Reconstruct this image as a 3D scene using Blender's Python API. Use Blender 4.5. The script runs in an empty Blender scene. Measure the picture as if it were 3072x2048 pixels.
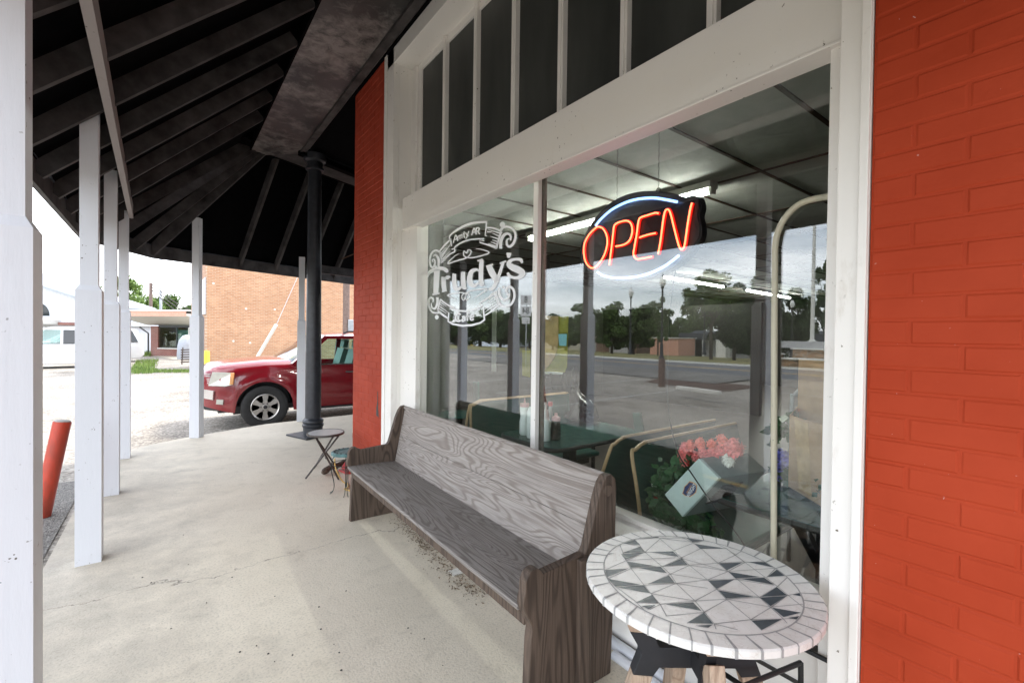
import bpy, bmesh, math, random
from mathutils import Vector, Matrix
random.seed(7)
rad = math.radians
S = bpy.context.scene
COL = S.collection

# ------------------------------------------------------------------ camera
FPX = 1378.48
RX = Vector((0.79937315, -0.00261518, -0.60082919))
RY = Vector((-0.60069661, 0.01797451, -0.79927499))
RZ = Vector((0.01288986, 0.99983503, 0.01279741))
CAM = Vector((-1.65, 0.0, 1.50))
cam = bpy.data.cameras.new('camera')
co = bpy.data.objects.new('camera', cam)
COL.objects.link(co)
co.matrix_world = Matrix((RX, RY, RZ)).to_4x4()
co.location = CAM
cam.sensor_width = 36.0
cam.lens = FPX * 36.0 / 3072.0
cam.clip_start = 0.05
cam.clip_end = 2000
S.camera = co

# ------------------------------------------------------------------ world, sun, exposure
SUN_EL, SUN_AZ = rad(58), rad(75)
w = bpy.data.worlds.new('World'); S.world = w; w.use_nodes = True
nt = w.node_tree; nt.nodes.clear()
def wn(t, **k):
    n = nt.nodes.new(t)
    for a, b in k.items(): setattr(n, a, b)
    return n
sky = wn('ShaderNodeTexSky', sky_type='NISHITA', sun_disc=False)
sky.sun_elevation = SUN_EL; sky.sun_rotation = SUN_AZ; sky.dust_density = 1.5; sky.air_density = 1.0
tc = wn('ShaderNodeTexCoord'); mp = wn('ShaderNodeMapping'); mp.inputs['Scale'].default_value = (1.2, 1.2, 5.5)
no = wn('ShaderNodeTexNoise'); no.inputs['Scale'].default_value = 1.7; no.inputs['Detail'].default_value = 7; no.inputs['Roughness'].default_value = .55
cr = wn('ShaderNodeValToRGB'); cr.color_ramp.elements[0].position = .38; cr.color_ramp.elements[1].position = .66
cr.color_ramp.elements[0].color = (.12, .12, .12, 1); cr.color_ramp.elements[1].color = (1, 1, 1, 1)
mx = wn('ShaderNodeMixRGB'); mx.inputs[2].default_value = (13.4, 13.6, 14.1, 1)
bg = wn('ShaderNodeBackground'); bg.inputs[1].default_value = .12
wo = wn('ShaderNodeOutputWorld')
L = nt.links.new
L(tc.outputs['Generated'], mp.inputs[0]); L(mp.outputs[0], no.inputs[0]); L(no.outputs[0], cr.inputs[0])
L(cr.outputs[0], mx.inputs[0]); L(sky.outputs[0], mx.inputs[1]); L(mx.outputs[0], bg.inputs[0]); L(bg.outputs[0], wo.inputs[0])
sun = bpy.data.lights.new('sun', 'SUN'); sun.energy = 1.5; sun.angle = rad(10); sun.color = (1, .96, .9)
so = bpy.data.objects.new('sun', sun); COL.objects.link(so)
sd = Vector((math.sin(SUN_AZ) * math.cos(SUN_EL), math.cos(SUN_AZ) * math.cos(SUN_EL), math.sin(SUN_EL)))
so.rotation_euler = sd.to_track_quat('Z', 'Y').to_euler(); so.location = (-20, 0, 40)
vs = S.view_settings
vs.view_transform = 'Standard'; vs.look = 'None'; vs.gamma = 1; vs.exposure = 1.8
S.render.engine = 'CYCLES'
try:
    S.cycles.max_bounces = 10; S.cycles.transparent_max_bounces = 16; S.cycles.caustics_reflective = False
    S.cycles.caustics_refractive = False; S.cycles.sample_clamp_indirect = 6
except Exception: pass

# ------------------------------------------------------------------ picture -> place helpers (measuring only)
XG = 0.25          # plane of the shop window glass
def ray(px, py):
    d = Vector((px - 1536, -(py - 1024.), -FPX))
    return Vector((RX.dot(d), RY.dot(d), RZ.dot(d)))
def W(px, py, x=None, y=None, z=None):
    d = ray(px, py)
    if x is not None: t = (x - CAM.x) / d.x
    elif y is not None: t = (y - CAM.y) / d.y
    else: t = (z - CAM.z) / d.z
    return CAM + d * t
def RW(px, py, dist=None, z=None):
    """place of a thing whose mirror image stands in the shop window"""
    v = W(px, py, x=2 * XG + dist) if dist is not None else W(px, py, z=z)
    return Vector((2 * XG - v.x, v.y, v.z))

# ------------------------------------------------------------------ mesh builder
class MB:
    def __init__(s): s.v = []; s.f = []; s.m = []; s.mats = None
    def add(s, vs, fs, mi=0):
        n = len(s.v); s.v += [tuple(v) for v in vs]
        s.f += [tuple(i + n for i in f) for f in fs]; s.m += [mi] * len(fs); return s
    def box(s, a, b, mi=0):
        x0, y0, z0 = [min(p, q) for p, q in zip(a, b)]; x1, y1, z1 = [max(p, q) for p, q in zip(a, b)]
        return s.add([(x0,y0,z0),(x1,y0,z0),(x1,y1,z0),(x0,y1,z0),(x0,y0,z1),(x1,y0,z1),(x1,y1,z1),(x0,y1,z1)],
                     [(0,3,2,1),(4,5,6,7),(0,1,5,4),(1,2,6,5),(2,3,7,6),(3,0,4,7)], mi)
    def bar(s, a, b, w_, h, up=(0,0,1), mi=0, w2=None, h2=None):
        """box beam from a to b, w_ sideways and h along up"""
        a = Vector(a); b = Vector(b); d = (b - a).normalized(); up = Vector(up)
        sd_ = d.cross(up)
        if sd_.length < 1e-4: sd_ = d.cross(Vector((1, 0, 0)))
        sd_.normalize(); u = sd_.cross(d).normalized()
        w2 = w2 or w_; h2 = h2 or h; P = []
        for c, ww, hh in ((a, w_, h), (b, w2, h2)):
            for i, j in ((-1,-1),(1,-1),(1,1),(-1,1)): P.append(c + sd_ * (i * ww / 2) + u * (j * hh / 2))
        return s.add(P, [(0,3,2,1),(4,5,6,7),(0,1,5,4),(1,2,6,5),(2,3,7,6),(3,0,4,7)], mi)
    def tube(s, pts, r, n=8, mi=0, closed=False, rs=None):
        pts = [Vector(p) for p in pts]; m = len(pts); rings = []; prev = None
        for i, p in enumerate(pts):
            if closed: d = pts[(i + 1) % m] - pts[i - 1]
            else: d = pts[min(i + 1, m - 1)] - pts[max(i - 1, 0)]
            d.normalize()
            if prev is None:
                prev = d.cross(Vector((0, 0, 1)))
                if prev.length < .1: prev = d.cross(Vector((1, 0, 0)))
            u = (prev - d * prev.dot(d)).normalized(); prev = u; v = d.cross(u)
            rr = rs[i] if rs else r
            rings.append([p + (u * math.cos(a) + v * math.sin(a)) * rr for a in [2 * math.pi * k / n for k in range(n)]])
        V = [q for g in rings for q in g]; F = []
        for i in range(m if closed else m - 1):
            j = (i + 1) % m
            for k in range(n): F.append((i*n+k, i*n+(k+1)%n, j*n+(k+1)%n, j*n+k))
        if not closed: F.append(tuple(range(n))[::-1]); F.append(tuple((m-1)*n+k for k in range(n)))
        return s.add(V, F, mi)
    def lathe(s, prof, c=(0,0,0), n=24, mi=0, axis='z', cap=True):
        V = []; F = []
        for r, z in prof:
            for k in range(n):
                a = 2 * math.pi * k / n; x, y = r * math.cos(a), r * math.sin(a)
                q = (x, y, z) if axis == 'z' else ((x, z, y) if axis == 'y' else (z, x, y))
                V.append((c[0] + q[0], c[1] + q[1], c[2] + q[2]))
        m = len(prof)
        for i in range(m - 1):
            for k in range(n): F.append((i*n+k, i*n+(k+1)%n, (i+1)*n+(k+1)%n, (i+1)*n+k))
        if cap: F.append(tuple(range(n))[::-1]); F.append(tuple((m-1)*n+k for k in range(n)))
        return s.add(V, F, mi)
    def prism(s, poly, vec, mi=0, side=None):
        poly = [Vector(p) for p in poly]; vec = Vector(vec); n = len(poly)
        s.add(poly + [p + vec for p in poly], [tuple(range(n))[::-1], tuple(range(n, 2*n))], mi)
        return s.add(poly + [p + vec for p in poly], [(i, (i+1)%n, n+(i+1)%n, n+i) for i in range(n)], mi if side is None else side)
    def grid(s, fn, nu, nv, mi=0):
        V = [fn(i / nu, j / nv) for i in range(nu + 1) for j in range(nv + 1)]
        F = [(i*(nv+1)+j, (i+1)*(nv+1)+j, (i+1)*(nv+1)+j+1, i*(nv+1)+j+1) for i in range(nu) for j in range(nv)]
        return s.add(V, F, mi)

def link(name, mb, mats, parent=None, smooth=False, bevel=0, local=False, label=None):
    me = bpy.data.meshes.new(name)
    V = mb.v
    if parent is not None and not local:
        M = chain(parent).inverted(); V = [tuple(M @ Vector(v)) for v in V]
    me.from_pydata(V, [], mb.f)
    if not isinstance(mats, (list, tuple)): mats = [mats]
    for m in mats: me.materials.append(m)
    if len(mats) > 1: me.polygons.foreach_set('material_index', mb.m)
    bm = bmesh.new(); bm.from_mesh(me)
    bmesh.ops.remove_doubles(bm, verts=bm.verts, dist=1e-5) if smooth or bevel else None
    bmesh.ops.recalc_face_normals(bm, faces=bm.faces)
    bm.to_mesh(me); bm.free()
    o = bpy.data.objects.new(name, me); COL.objects.link(o)
    if smooth:
        for p in me.polygons: p.use_smooth = True
        try: me.set_sharp_from_angle(angle=rad(38))
        except Exception: pass
    if bevel:
        b = o.modifiers.new('bevel', 'BEVEL'); b.width = bevel; b.segments = 2; b.limit_method = 'ANGLE'; b.angle_limit = rad(35)
    if parent is not None: o.parent = parent
    if label: o['label'] = label
    return o
def local_m(o):
    return Matrix.LocRotScale(Vector(o.location), o.rotation_euler, None)
def chain(o):
    M = local_m(o)
    return chain(o.parent) @ M if o.parent else M
def thing(name, label, cat, loc=(0,0,0), rotz=0, group=None):
    o = bpy.data.objects.new(name, None); COL.objects.link(o)
    o.empty_display_size = .1; o.location = loc; o.rotation_euler = (0, 0, rotz)
    o['label'] = label; o['category'] = cat
    if group: o['group'] = group
    return o
def tag(o, label, cat, group=None, kind=None):
    o['label'] = label; o['category'] = cat
    if group: o['group'] = group
    if kind: o['kind'] = kind
    return o
def struct(name, mb, m, **k):
    o = link(name, mb, m, **k); o['kind'] = 'structure'; return o
def dup(root, loc, rotz=0, label=None, group=None):
    r = root.copy(); COL.objects.link(r); r.location = loc; r.rotation_euler = (0, 0, rotz)
    if label: r['label'] = label
    if group: r['group'] = group
    for ch in [c for c in bpy.data.objects if c.parent == root]:
        c = ch.copy(); COL.objects.link(c); c.parent = r
        for g in [q for q in bpy.data.objects if q.parent == ch]:
            d = g.copy(); COL.objects.link(d); d.parent = c
    return r
def spline(pts, n=6, closed=False):
    P = [Vector(p) for p in pts]; m = len(P); out = []
    for i in range(m if closed else m - 1):
        p0 = P[i - 1] if (closed or i > 0) else P[i]; p1 = P[i]; p2 = P[(i + 1) % m]
        p3 = P[(i + 2) % m] if (closed or i + 2 < m) else p2
        for k in range(n):
            t = k / n
            out.append(.5 * ((2*p1) + (p2-p0)*t + (2*p0-5*p1+4*p2-p3)*t*t + (3*p1-p0-3*p2+p3)*t**3))
    if not closed: out.append(P[-1])
    return out

# ------------------------------------------------------------------ materials
class Mat:
    def __init__(s, name, rough=.6, base=(.5,.5,.5), metal=0, spec=None):
        s.m = bpy.data.materials.new(name); s.m.use_nodes = True; s.t = s.m.node_tree
        s.b = s.t.nodes['Principled BSDF']; s.b.inputs['Roughness'].default_value = rough
        s.b.inputs['Base Color'].default_value = (*base, 1); s.b.inputs['Metallic'].default_value = metal
        if spec is not None: s.b.inputs['Specular IOR Level'].default_value = spec
        s.co = None
    def n(s, t, ins=None, **k):
        q = s.t.nodes.new(t)
        for a, b in k.items(): setattr(q, a, b)
        for a, b in (ins or {}).items():
            if hasattr(b, 'links') or hasattr(b, 'is_output'): s.t.links.new(b, q.inputs[a])
            else: q.inputs[a].default_value = b
        return q
    def coord(s, scale=(1,1,1), rot=(0,0,0), kind='Object'):
        if s.co is None: s.co = s.n('ShaderNodeTexCoord')
        return s.n('ShaderNodeMapping', {0: s.co.outputs[kind], 'Scale': scale, 'Rotation': rot}).outputs[0]
    def noise(s, sc=5, det=5, ro=.55, co=None, dist=0):
        return s.n('ShaderNodeTexNoise', {0: co if co is not None else s.coord(), 'Scale': sc, 'Detail': det, 'Roughness': ro, 'Distortion': dist}).outputs[0]
    def ramp(s, f, stops):
        r = s.n('ShaderNodeValToRGB', {0: f}); e = r.color_ramp.elements
        while len(e) < len(stops): e.new(.5)
        for i, (p, c) in enumerate(stops):
            e[i].position = p; c = (c, c, c) if isinstance(c, (int, float)) else c; e[i].color = (*c, 1)
        return r.outputs[0]
    def math(s, op, a, b=None, c=None, clamp=False):
        d = {0: a}
        if b is not None: d[1] = b
        if c is not None: d[2] = c
        return s.n('ShaderNodeMath', d, operation=op, use_clamp=clamp).outputs[0]
    def mix(s, f, a, b, mode='MIX'):
        a = (*a, 1) if isinstance(a, tuple) and len(a) == 3 else a
        b = (*b, 1) if isinstance(b, tuple) and len(b) == 3 else b
        return s.n('ShaderNodeMixRGB', {0: f, 1: a, 2: b}, blend_type=mode).outputs[0]
    def color(s, c): s.t.links.new(c, s.b.inputs['Base Color']); return s
    def rough(s, c): s.t.links.new(c, s.b.inputs['Roughness']); return s
    def bump(s, h, st=.3, dist=.01, nrm=None):
        d = {'Height': h, 'Strength': st, 'Distance': dist}
        if nrm is not None: d['Normal'] = nrm
        q = s.n('ShaderNodeBump', d); s.t.links.new(q.outputs[0], s.b.inputs['Normal']); return q.outputs[0]

def paint(name, base, dirt=(.3,.25,.18), amt=.5, rough=.45, bump=.15, chips=True, grain=(1,1,1)):
    m = Mat(name, rough); big = m.noise(1.7, 6, .6); fine = m.noise(38, 4, .6, m.coord(grain))
    c = m.mix(m.ramp(big, [(.35, 0), (.75, .22 * amt * 2)]), base, tuple(b * .8 for b in base))
    stain = m.noise(6, 8, .7, m.coord((1, 1, .35)))
    c = m.mix(m.math('MULTIPLY', m.ramp(stain, [(.6, 0), (.74, 1)]), amt * .6), c, dirt)
    if chips:
        ch = m.noise(55, 2, .5); ch2 = m.noise(4, 3, .5)
        k = m.math('MULTIPLY', m.ramp(ch, [(.70, 0), (.73, 1)]), m.ramp(ch2, [(.5, 0), (.6, 1)]))
        c = m.mix(k, c, tuple(d * .35 for d in dirt))
    m.color(c); m.bump(m.math('ADD', fine, stain), bump, .004)
    return m.m
def plain(name, base, rough=.5, metal=0, var=.15, sc=12, bump=0, spec=None):
    m = Mat(name, rough, base, metal, spec)
    f = m.noise(sc, 5, .6)
    m.color(m.mix(m.ramp(f, [(.3, 0), (.7, 1)]), tuple(b * (1 - var) for b in base), tuple(min(1, b * (1 + var)) for b in base)))
    if bump: m.bump(f, bump, .004)
    return m.m
def emit(name, col, st):
    m = Mat(name, .4, col); m.b.inputs['Emission Color'].default_value = (*col, 1); m.b.inputs['Emission Strength'].default_value = st
    return m.m

M = {}
M['white'] = paint('aged_white_paint', (.87, .85, .805), (.36, .28, .17), .55)
M['post'] = paint('blue_white_post_paint', (.66, .68, .72), (.3, .27, .22), .3, .5, .3, grain=(1, 1, .15))
M['beam'] = paint('grey_beam_paint', (.30, .27, .26), (.16, .12, .1), .6, .6, .3, grain=(1, .1, 1))
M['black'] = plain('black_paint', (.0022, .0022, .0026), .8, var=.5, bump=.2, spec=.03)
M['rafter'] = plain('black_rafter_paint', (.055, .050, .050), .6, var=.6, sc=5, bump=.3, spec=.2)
M['column'] = plain('dark_iron_paint', (.030, .033, .040), .38, var=.3, bump=.15)
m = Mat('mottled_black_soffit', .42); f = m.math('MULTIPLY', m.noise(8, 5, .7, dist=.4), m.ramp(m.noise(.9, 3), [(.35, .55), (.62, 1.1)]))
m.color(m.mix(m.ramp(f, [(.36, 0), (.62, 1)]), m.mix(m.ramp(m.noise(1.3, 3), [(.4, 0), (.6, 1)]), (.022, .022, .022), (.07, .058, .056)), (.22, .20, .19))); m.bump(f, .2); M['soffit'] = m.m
def redbrick(name, a, b):
    m = Mat(name, .65, spec=.12); f = m.noise(3, 5, .6); g = m.noise(45, 4, .7)
    c = m.mix(m.ramp(f, [(.3, 0), (.7, 1)]), a, b)
    sp = m.math('MULTIPLY', m.ramp(m.noise(70, 2, .5), [(.735, 0), (.76, 1)]), m.ramp(m.noise(6, 2, .5), [(.5, 0), (.62, 1)]))
    c = m.mix(m.math('MULTIPLY', sp, .8), c, (.6, .5, .5)); m.color(c)
    q = m.bump(g, .35, .0025); m.bump(m.noise(9, 3, .5), .5, .006, q); return m.m
M['red'] = redbrick('red_painted_brick', (.365, .044, .015), (.435, .058, .022))
M['redpier'] = redbrick('dusty_red_painted_brick', (.33, .045, .022), (.41, .065, .034))
M['redlite'] = plain('worn_red_mortar', (.42, .11, .075), .6, var=.3, sc=30)
# concrete with pits, stains and hairline cracks
m = Mat('porch_concrete', .7); a = m.noise(.9, 6, .6); b_ = m.noise(8, 7, .7); g = m.noise(90, 3, .6)
c = m.mix(m.ramp(a, [(.3, 0), (.7, 1)]), (.55, .49, .39), (.69, .625, .51))
c = m.mix(m.ramp(b_, [(.54, 0), (.75, .45)]), c, (.32, .28, .22))
c = m.mix(m.ramp(g, [(.25, .6), (.5, 0)]), c, (.26, .24, .2))
v = m.n('ShaderNodeTexVoronoi', {0: m.coord((1, 1, 1)), 'Scale': 2.6}, feature='DISTANCE_TO_EDGE').outputs[0]
dots = m.n('ShaderNodeTexVoronoi', {0: m.coord(), 'Scale': 5.5}).outputs[0]
spot = m.ramp(m.math('ADD', dots, m.math('MULTIPLY', m.noise(30, 2), .07)), [(.055, 1), (.075, 0)])
c = m.mix(m.math('MULTIPLY', spot, m.ramp(m.noise(1.5, 2), [(.5, 0), (.56, 1)])), c, (.06, .05, .045))
sx = m.n('ShaderNodeSeparateXYZ', {0: m.coord()}).outputs
wob = m.math('MULTIPLY', m.math('SUBTRACT', m.noise(2.2, 6, .6), .5), .5)
def crack(y0, sl, wdt):
    d = m.math('ABSOLUTE', m.math('SUBTRACT', m.math('ADD', sx[1], wob), m.math('ADD', m.math('MULTIPLY', sx[0], sl), y0)))
    return m.ramp(d, [(0, 1), (wdt, 0)])
ck = m.math('MAXIMUM', crack(3.35, -.02, .006), crack(5.9, -.12, .004))
c = m.mix(m.math('MULTIPLY', ck, m.ramp(m.noise(5, 3), [(.35, .2), (.55, 1)])), c, (.10, .085, .07))
jt = m.math('MULTIPLY', m.ramp(m.math('ABSOLUTE', m.math('SUBTRACT', sx[1], m.math('ADD', m.math('MULTIPLY', sx[0], -.67), 6.22))), [(0, 1), (.011, 0)]), .55)
c = m.mix(jt, c, (.22, .2, .17)); 
edge = m.math('MULTIPLY', m.ramp(m.math('ADD', sx[0], m.math('MULTIPLY', m.noise(1.2, 4), .8)), [(-1.62 + 1, 0), (-1.55 + 1, 0)]), 0.0)
wear = m.ramp(m.math('ADD', m.math('MULTIPLY', sx[0], -.2), m.math('MULTIPLY', m.noise(3.5, 8, .72), .5)), [(.50, 0), (.80, .75)])
c = m.mix(wear, c, (.20, .185, .16))
m.color(c); q = m.bump(g, .5, .003); m.bump(m.math('SUBTRACT', m.noise(6, 4), m.math('MULTIPLY', ck, 1.5)), .35, .006, q); M['concrete'] = m.m
def gravel(name, lo, hi, sc=60, bump=.8):
    m = Mat(name, .85); v = m.n('ShaderNodeTexVoronoi', {0: m.coord(), 'Scale': sc})
    a = m.noise(.35, 6, .6); c = m.mix(m.ramp(a, [(.3, 0), (.7, 1)]), lo, hi); c = m.mix(m.ramp(m.noise(.9, 8, .75), [(.5, 0), (.66, .65)]), c, (lo[0] * .62, lo[1] * .58, lo[2] * .5))
    c = m.mix(.9, c, m.mix(1, c, m.n('ShaderNodeRGBToBW', {0: v.outputs['Color']}).outputs[0], 'SOFT_LIGHT'))
    c = m.mix(m.ramp(m.noise(12, 5, .7), [(.55, 0), (.75, .5)]), c, tuple(x * .5 for x in lo))
    m.color(c); m.bump(v.outputs[0], bump, .01); return m.m
M['lot'] = gravel('bleached_parking_lot_asphalt', (.19, .17, .145), (.36, .33, .285), 34)
M['apron'] = gravel('worn_asphalt_apron', (.13, .12, .11), (.22, .21, .19), 90)
M['road'] = gravel('grey_road_asphalt', (.105, .108, .115), (.15, .152, .16), 80, .4)
M['ground'] = plain('dry_soil', (.17, .15, .09), .9, var=.3, sc=.6)
m = Mat('dry_lawn', .9); c = m.mix(m.ramp(m.noise(.25, 6, .65), [(.35, 0), (.65, 1)]), (.11, .13, .035), (.30, .24, .095)); m.color(m.mix(m.ramp(m.noise(6, 5, .7), [(.4, 0), (.7, .6)]), c, (.07, .08, .03))); m.bump(m.noise(30, 3), .8, .03); M['lawn'] = m.m
M['line'] = plain('faded_white_line', (.40, .39, .36), .7, var=.3, sc=6)
M['yline'] = plain('faded_yellow_line', (.50, .33, .10), .7, var=.3, sc=6)
M['gapdark'] = plain('dark_gap_strip', (.035, .033, .03), .6, var=.4)
# weathered grey wood with cathedral grain running along local y
def wood(name, lo, hi, along='y', freq=34, sc=1.0, rough=.75):
    m = Mat(name, rough); st = {'y': (9, 1.0, 9), 'x': (1.0, 9, 9), 'z': (9, 9, 1.0)}[along]
    co_ = m.coord(tuple(s_ * sc for s_ in st)); f = m.noise(.42, 2.0, .45, co_, .6)
    ring = m.math('SINE', m.math('MULTIPLY', f, freq * 3.2)); ring = m.ramp(m.math('MULTIPLY_ADD', ring, .5, .5), [(.0, .05), (.55, 1)])
    fine = m.noise(9, 4, .65, m.coord({'y': (14, .5, 14), 'x': (.5, 14, 14), 'z': (14, 14, .5)}[along]))
    c = m.mix(ring, lo, hi); c = m.mix(m.ramp(fine, [(.35, .45), (.6, 0)]), c, tuple(x * .55 for x in lo))
    c = m.mix(m.ramp(m.noise(2.2, 4, .6), [(.35, 0), (.7, .45)]), c, tuple(x * .62 for x in hi))
    m.color(c); m.bump(m.math('ADD', m.math('MULTIPLY', ring, .7), fine), .5, .003); return m.m
M['woodseat'] = wood('weathered_grey_seat_board', (.17, .145, .127), (.31, .285, .262), 'y', 50, 1.6)
M['woodback'] = wood('weathered_pale_back_board', (.225, .188, .162), (.40, .362, .33), 'y', 58, 1.6)
M['woodend'] = wood('weathered_brown_end_board', (.045, .029, .020), (.125, .088, .064), 'z', 38, 1.1)
M['woodlite'] = wood('pale_table_leg_wood', (.34, .24, .17), (.50, .38, .28), 'z', 30, 2)
M['wooddark'] = wood('dark_strut_wood', (.05, .04, .033), (.13, .1, .08), 'x', 16, 1.5)
M['blackwood'] = plain('matte_black_board', (.012, .013, .016), .6, var=.2, bump=.1)
m = Mat('cream_stone_tile', .35); f = m.noise(22, 6, .65); c = m.mix(m.ramp(f, [(.35, 0), (.7, 1)]), (.71, .69, .65), (.80, .785, .755)); vein = m.ramp(m.noise(10, 6, .6, dist=1.5), [(.49, 0), (.5, .35), (.51, 0)]); m.color(m.mix(vein, c, (.38, .30, .24))); m.bump(f, .15, .002); M['tile'] = m.m
M['slate'] = plain('blue_black_slate_tile', (.024, .036, .052), .4, var=.35, sc=40, bump=.1)
M['grout'] = plain('grey_grout', (.36, .36, .35), .8, var=.15, sc=40)
M['iron'] = plain('black_wrought_iron', (.014, .015, .016), .45, .3, .3)
M['graym'] = plain('bronze_grey_metal', (.075, .065, .06), .4, .5, .2)
M['teal'] = plain('weathered_teal_enamel', (.10, .20, .20), .5, 0, .4, 18, .3)
M['greeniron'] = plain('greenish_iron_wire', (.03, .045, .04), .5, .4, .3)
M['frost'] = plain('frosted_table_glass', (.50, .55, .55), .3, 0, .08)
M['cord'] = plain('yellow_cord', (.55, .36, .10), .5); M['redplastic'] = plain('red_plastic', (.35, .02, .02), .4)
m = Mat('rusty_red_pipe_paint', .4); c = m.mix(m.ramp(m.noise(7, 6, .65, m.coord((1, 1, .3))), [(.45, 0), (.75, 1)]), (.46, .045, .02), (.13, .035, .02)); m.color(c); m.bump(m.noise(30, 4), .3, .004); M['redpipe'] = m.m
M['concap'] = plain('grey_concrete_fill', (.35, .34, .32), .8)
M['cream'] = paint('cream_pipe_paint', (.52, .49, .37), (.12, .2, .17), .7, .4, .3)
M['vinyl'] = plain('white_window_vinyl', (.92, .93, .95), .5, var=.02)
M['chrome'] = plain('chrome', (.7, .7, .72), .12, 1, .03)
M['rubber'] = plain('tyre_rubber', (.018, .018, .018), .75, var=.3, bump=.2)
M['mud'] = plain('ochre_mud', (.28, .16, .07), .9)
M['alloy'] = plain('alloy_wheel_metal', (.48, .46, .43), .32, .75, .1)
M['darkplastic'] = plain('dark_plastic', (.02, .02, .022), .5)
def carpaint(name, base, rough=.25):
    m = Mat(name, rough, base); m.b.inputs['Coat Weight'].default_value = 1; m.b.inputs['Coat Roughness'].default_value = .04
    m.color(m.mix(m.ramp(m.noise(2.5, 5), [(.35, 0), (.7, .25)]), base, tuple(x * .75 + .01 for x in base))); return m.m
M['redcar'] = carpaint('deep_red_car_paint', (.20, .0015, .008)); M['whitecar'] = carpaint('white_car_paint', (.72, .73, .74))
def glass(name, f0, tint, gain=1.0, rough=0.0):
    """clear sheet: mirror share f0 face-on, rising towards grazing (Schlick), the rest seen through"""
    m = bpy.data.materials.new(name); m.use_nodes = True; t = m.node_tree; t.nodes.clear(); N = t.nodes.new; K = t.links.new
    ge = N('ShaderNodeNewGeometry'); dt = N('ShaderNodeVectorMath'); dt.operation = 'DOT_PRODUCT'; K(ge.outputs['Normal'], dt.inputs[0]); K(ge.outputs['Incoming'], dt.inputs[1])
    def mt(op, a, b=None):
        q = N('ShaderNodeMath'); q.operation = op; q.use_clamp = True
        for i, v in ((0, a), (1, b)):
            if v is None: continue
            if isinstance(v, (int, float)): q.inputs[i].default_value = v
            else: K(v, q.inputs[i])
        return q.outputs[0]
    ab = mt('ABSOLUTE', dt.outputs['Value']); p = mt('POWER', mt('SUBTRACT', 1.0, ab), 4.0); fac = mt('ADD', mt('MULTIPLY', p, 1 - f0), f0)
    tr = N('ShaderNodeBsdfTransparent'); tr.inputs[0].default_value = (*tint, 1)
    gl = N('ShaderNodeBsdfGlossy'); gl.inputs['Roughness'].default_value = rough; gl.inputs[0].default_value = (.97, .98, 1, 1)
    mi = N('ShaderNodeMixShader'); ou = N('ShaderNodeOutputMaterial')
    K(fac, mi.inputs[0]); K(tr.outputs[0], mi.inputs[1]); K(gl.outputs[0], mi.inputs[2]); K(mi.outputs[0], ou.inputs[0]); return m
M['pane'] = glass('shop_window_glass', .085, (.95, .98, .96))
M['carglass'] = glass('tinted_car_glass', .06, (.62, .80, .76))
M['lens'] = plain('headlight_lens', (.50, .50, .45), .12, .3, .1)
M['darkglass'] = Mat('dark_window_glass', .06, (.02, .025, .03)).m
m = Mat('dark_transom_panel', .5, (.04, .042, .04)); f = m.noise(3, 5, .6, m.coord((1, 1, .25))); m.color(m.mix(m.ramp(f, [(.35, 0), (.7, 1)]), (.030, .033, .030), (.062, .066, .060))); m.bump(m.noise(160, 2), .15, .001); M['transom'] = m.m
m = Mat('ceiling_tile', .85); f = m.noise(55, 5, .7); m.color(m.mix(m.ramp(m.noise(5, 5, .6, dist=1), [(.4, 0), (.7, 1)]), (.36, .37, .32), (.45, .45, .40))); m.bump(f, .6, .006); M['ceil'] = m.m
M['grid'] = plain('brown_ceiling_grid', (.055, .034, .022), .8, spec=.05)
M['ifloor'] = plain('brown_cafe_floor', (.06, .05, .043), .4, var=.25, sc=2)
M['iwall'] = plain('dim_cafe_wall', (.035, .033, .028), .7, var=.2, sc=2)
M['iwhite'] = plain('white_door_frame', (.6, .62, .62), .4)
M['fixture'] = plain('white_light_housing', (.7, .7, .66), .4)
M['tubeglow'] = emit('fluorescent_tube', (1, .99, .95), 48)
M['green'] = plain('dark_green_laminate', (.008, .060, .047), .28, var=.2, sc=6)
M['trim'] = plain('blond_wood_edge', (.50, .34, .19), .45, var=.15)
M['greentop'] = plain('green_table_laminate', (.022, .075, .065), .22, var=.2, sc=8)
M['neonred'] = emit('red_neon', (1, .12, .05), 2.4); M['neonblue'] = emit('blue_neon', (.22, .42, 1), 1.3)
m = Mat('red_neon_halo_glow', .2, (.6, .01, .005)); m.b.inputs['Emission Color'].default_value = (1, .012, .006, 1); m.b.inputs['Emission Strength'].default_value = .3; M['neonhalo'] = m.m  # red halo around the neon letters, added as a faintly glowing tube
M['signblack'] = plain('black_sign_plastic', (.016, .013, .016), .32, var=.2)
M['whiteplastic'] = plain('white_plastic', (.86, .89, .88), .35, var=.04)
M['pinkplastic'] = plain('pink_plastic', (.62, .34, .34), .4); M['syrup'] = plain('dark_syrup', (.012, .008, .006), .15)
M['clearplastic'] = plain('cloudy_clear_plastic', (.28, .28, .27), .2)
M['cap'] = plain('red_cap', (.5, .02, .03), .35)
M['device'] = plain('pale_blue_steel', (.50, .60, .60), .35, .1, .07, 5)
M['devdark'] = plain('grey_green_steel', (.16, .21, .21), .4, .2, .1)
M['navy'] = plain('navy_badge', (.03, .045, .13), .4); M['orange'] = plain('orange_badge_edge', (.65, .30, .10), .4)
M['coral'] = plain('coral_petals', (.78, .17, .13), .6, var=.3, sc=60); M['pinkfl'] = plain('pink_petals', (.75, .19, .19), .65, var=.35, sc=60)
M['whitefl'] = plain('white_petals', (.72, .72, .68), .6); M['redfl'] = plain('red_petals', (.55, .015, .012), .5, var=.3)
M['bluefl'] = plain('violet_blue_petals', (.16, .16, .62), .5, var=.3, sc=40); M['cardboard'] = plain('tan_cardboard', (.42, .27, .15), .75, var=.08)
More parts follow.
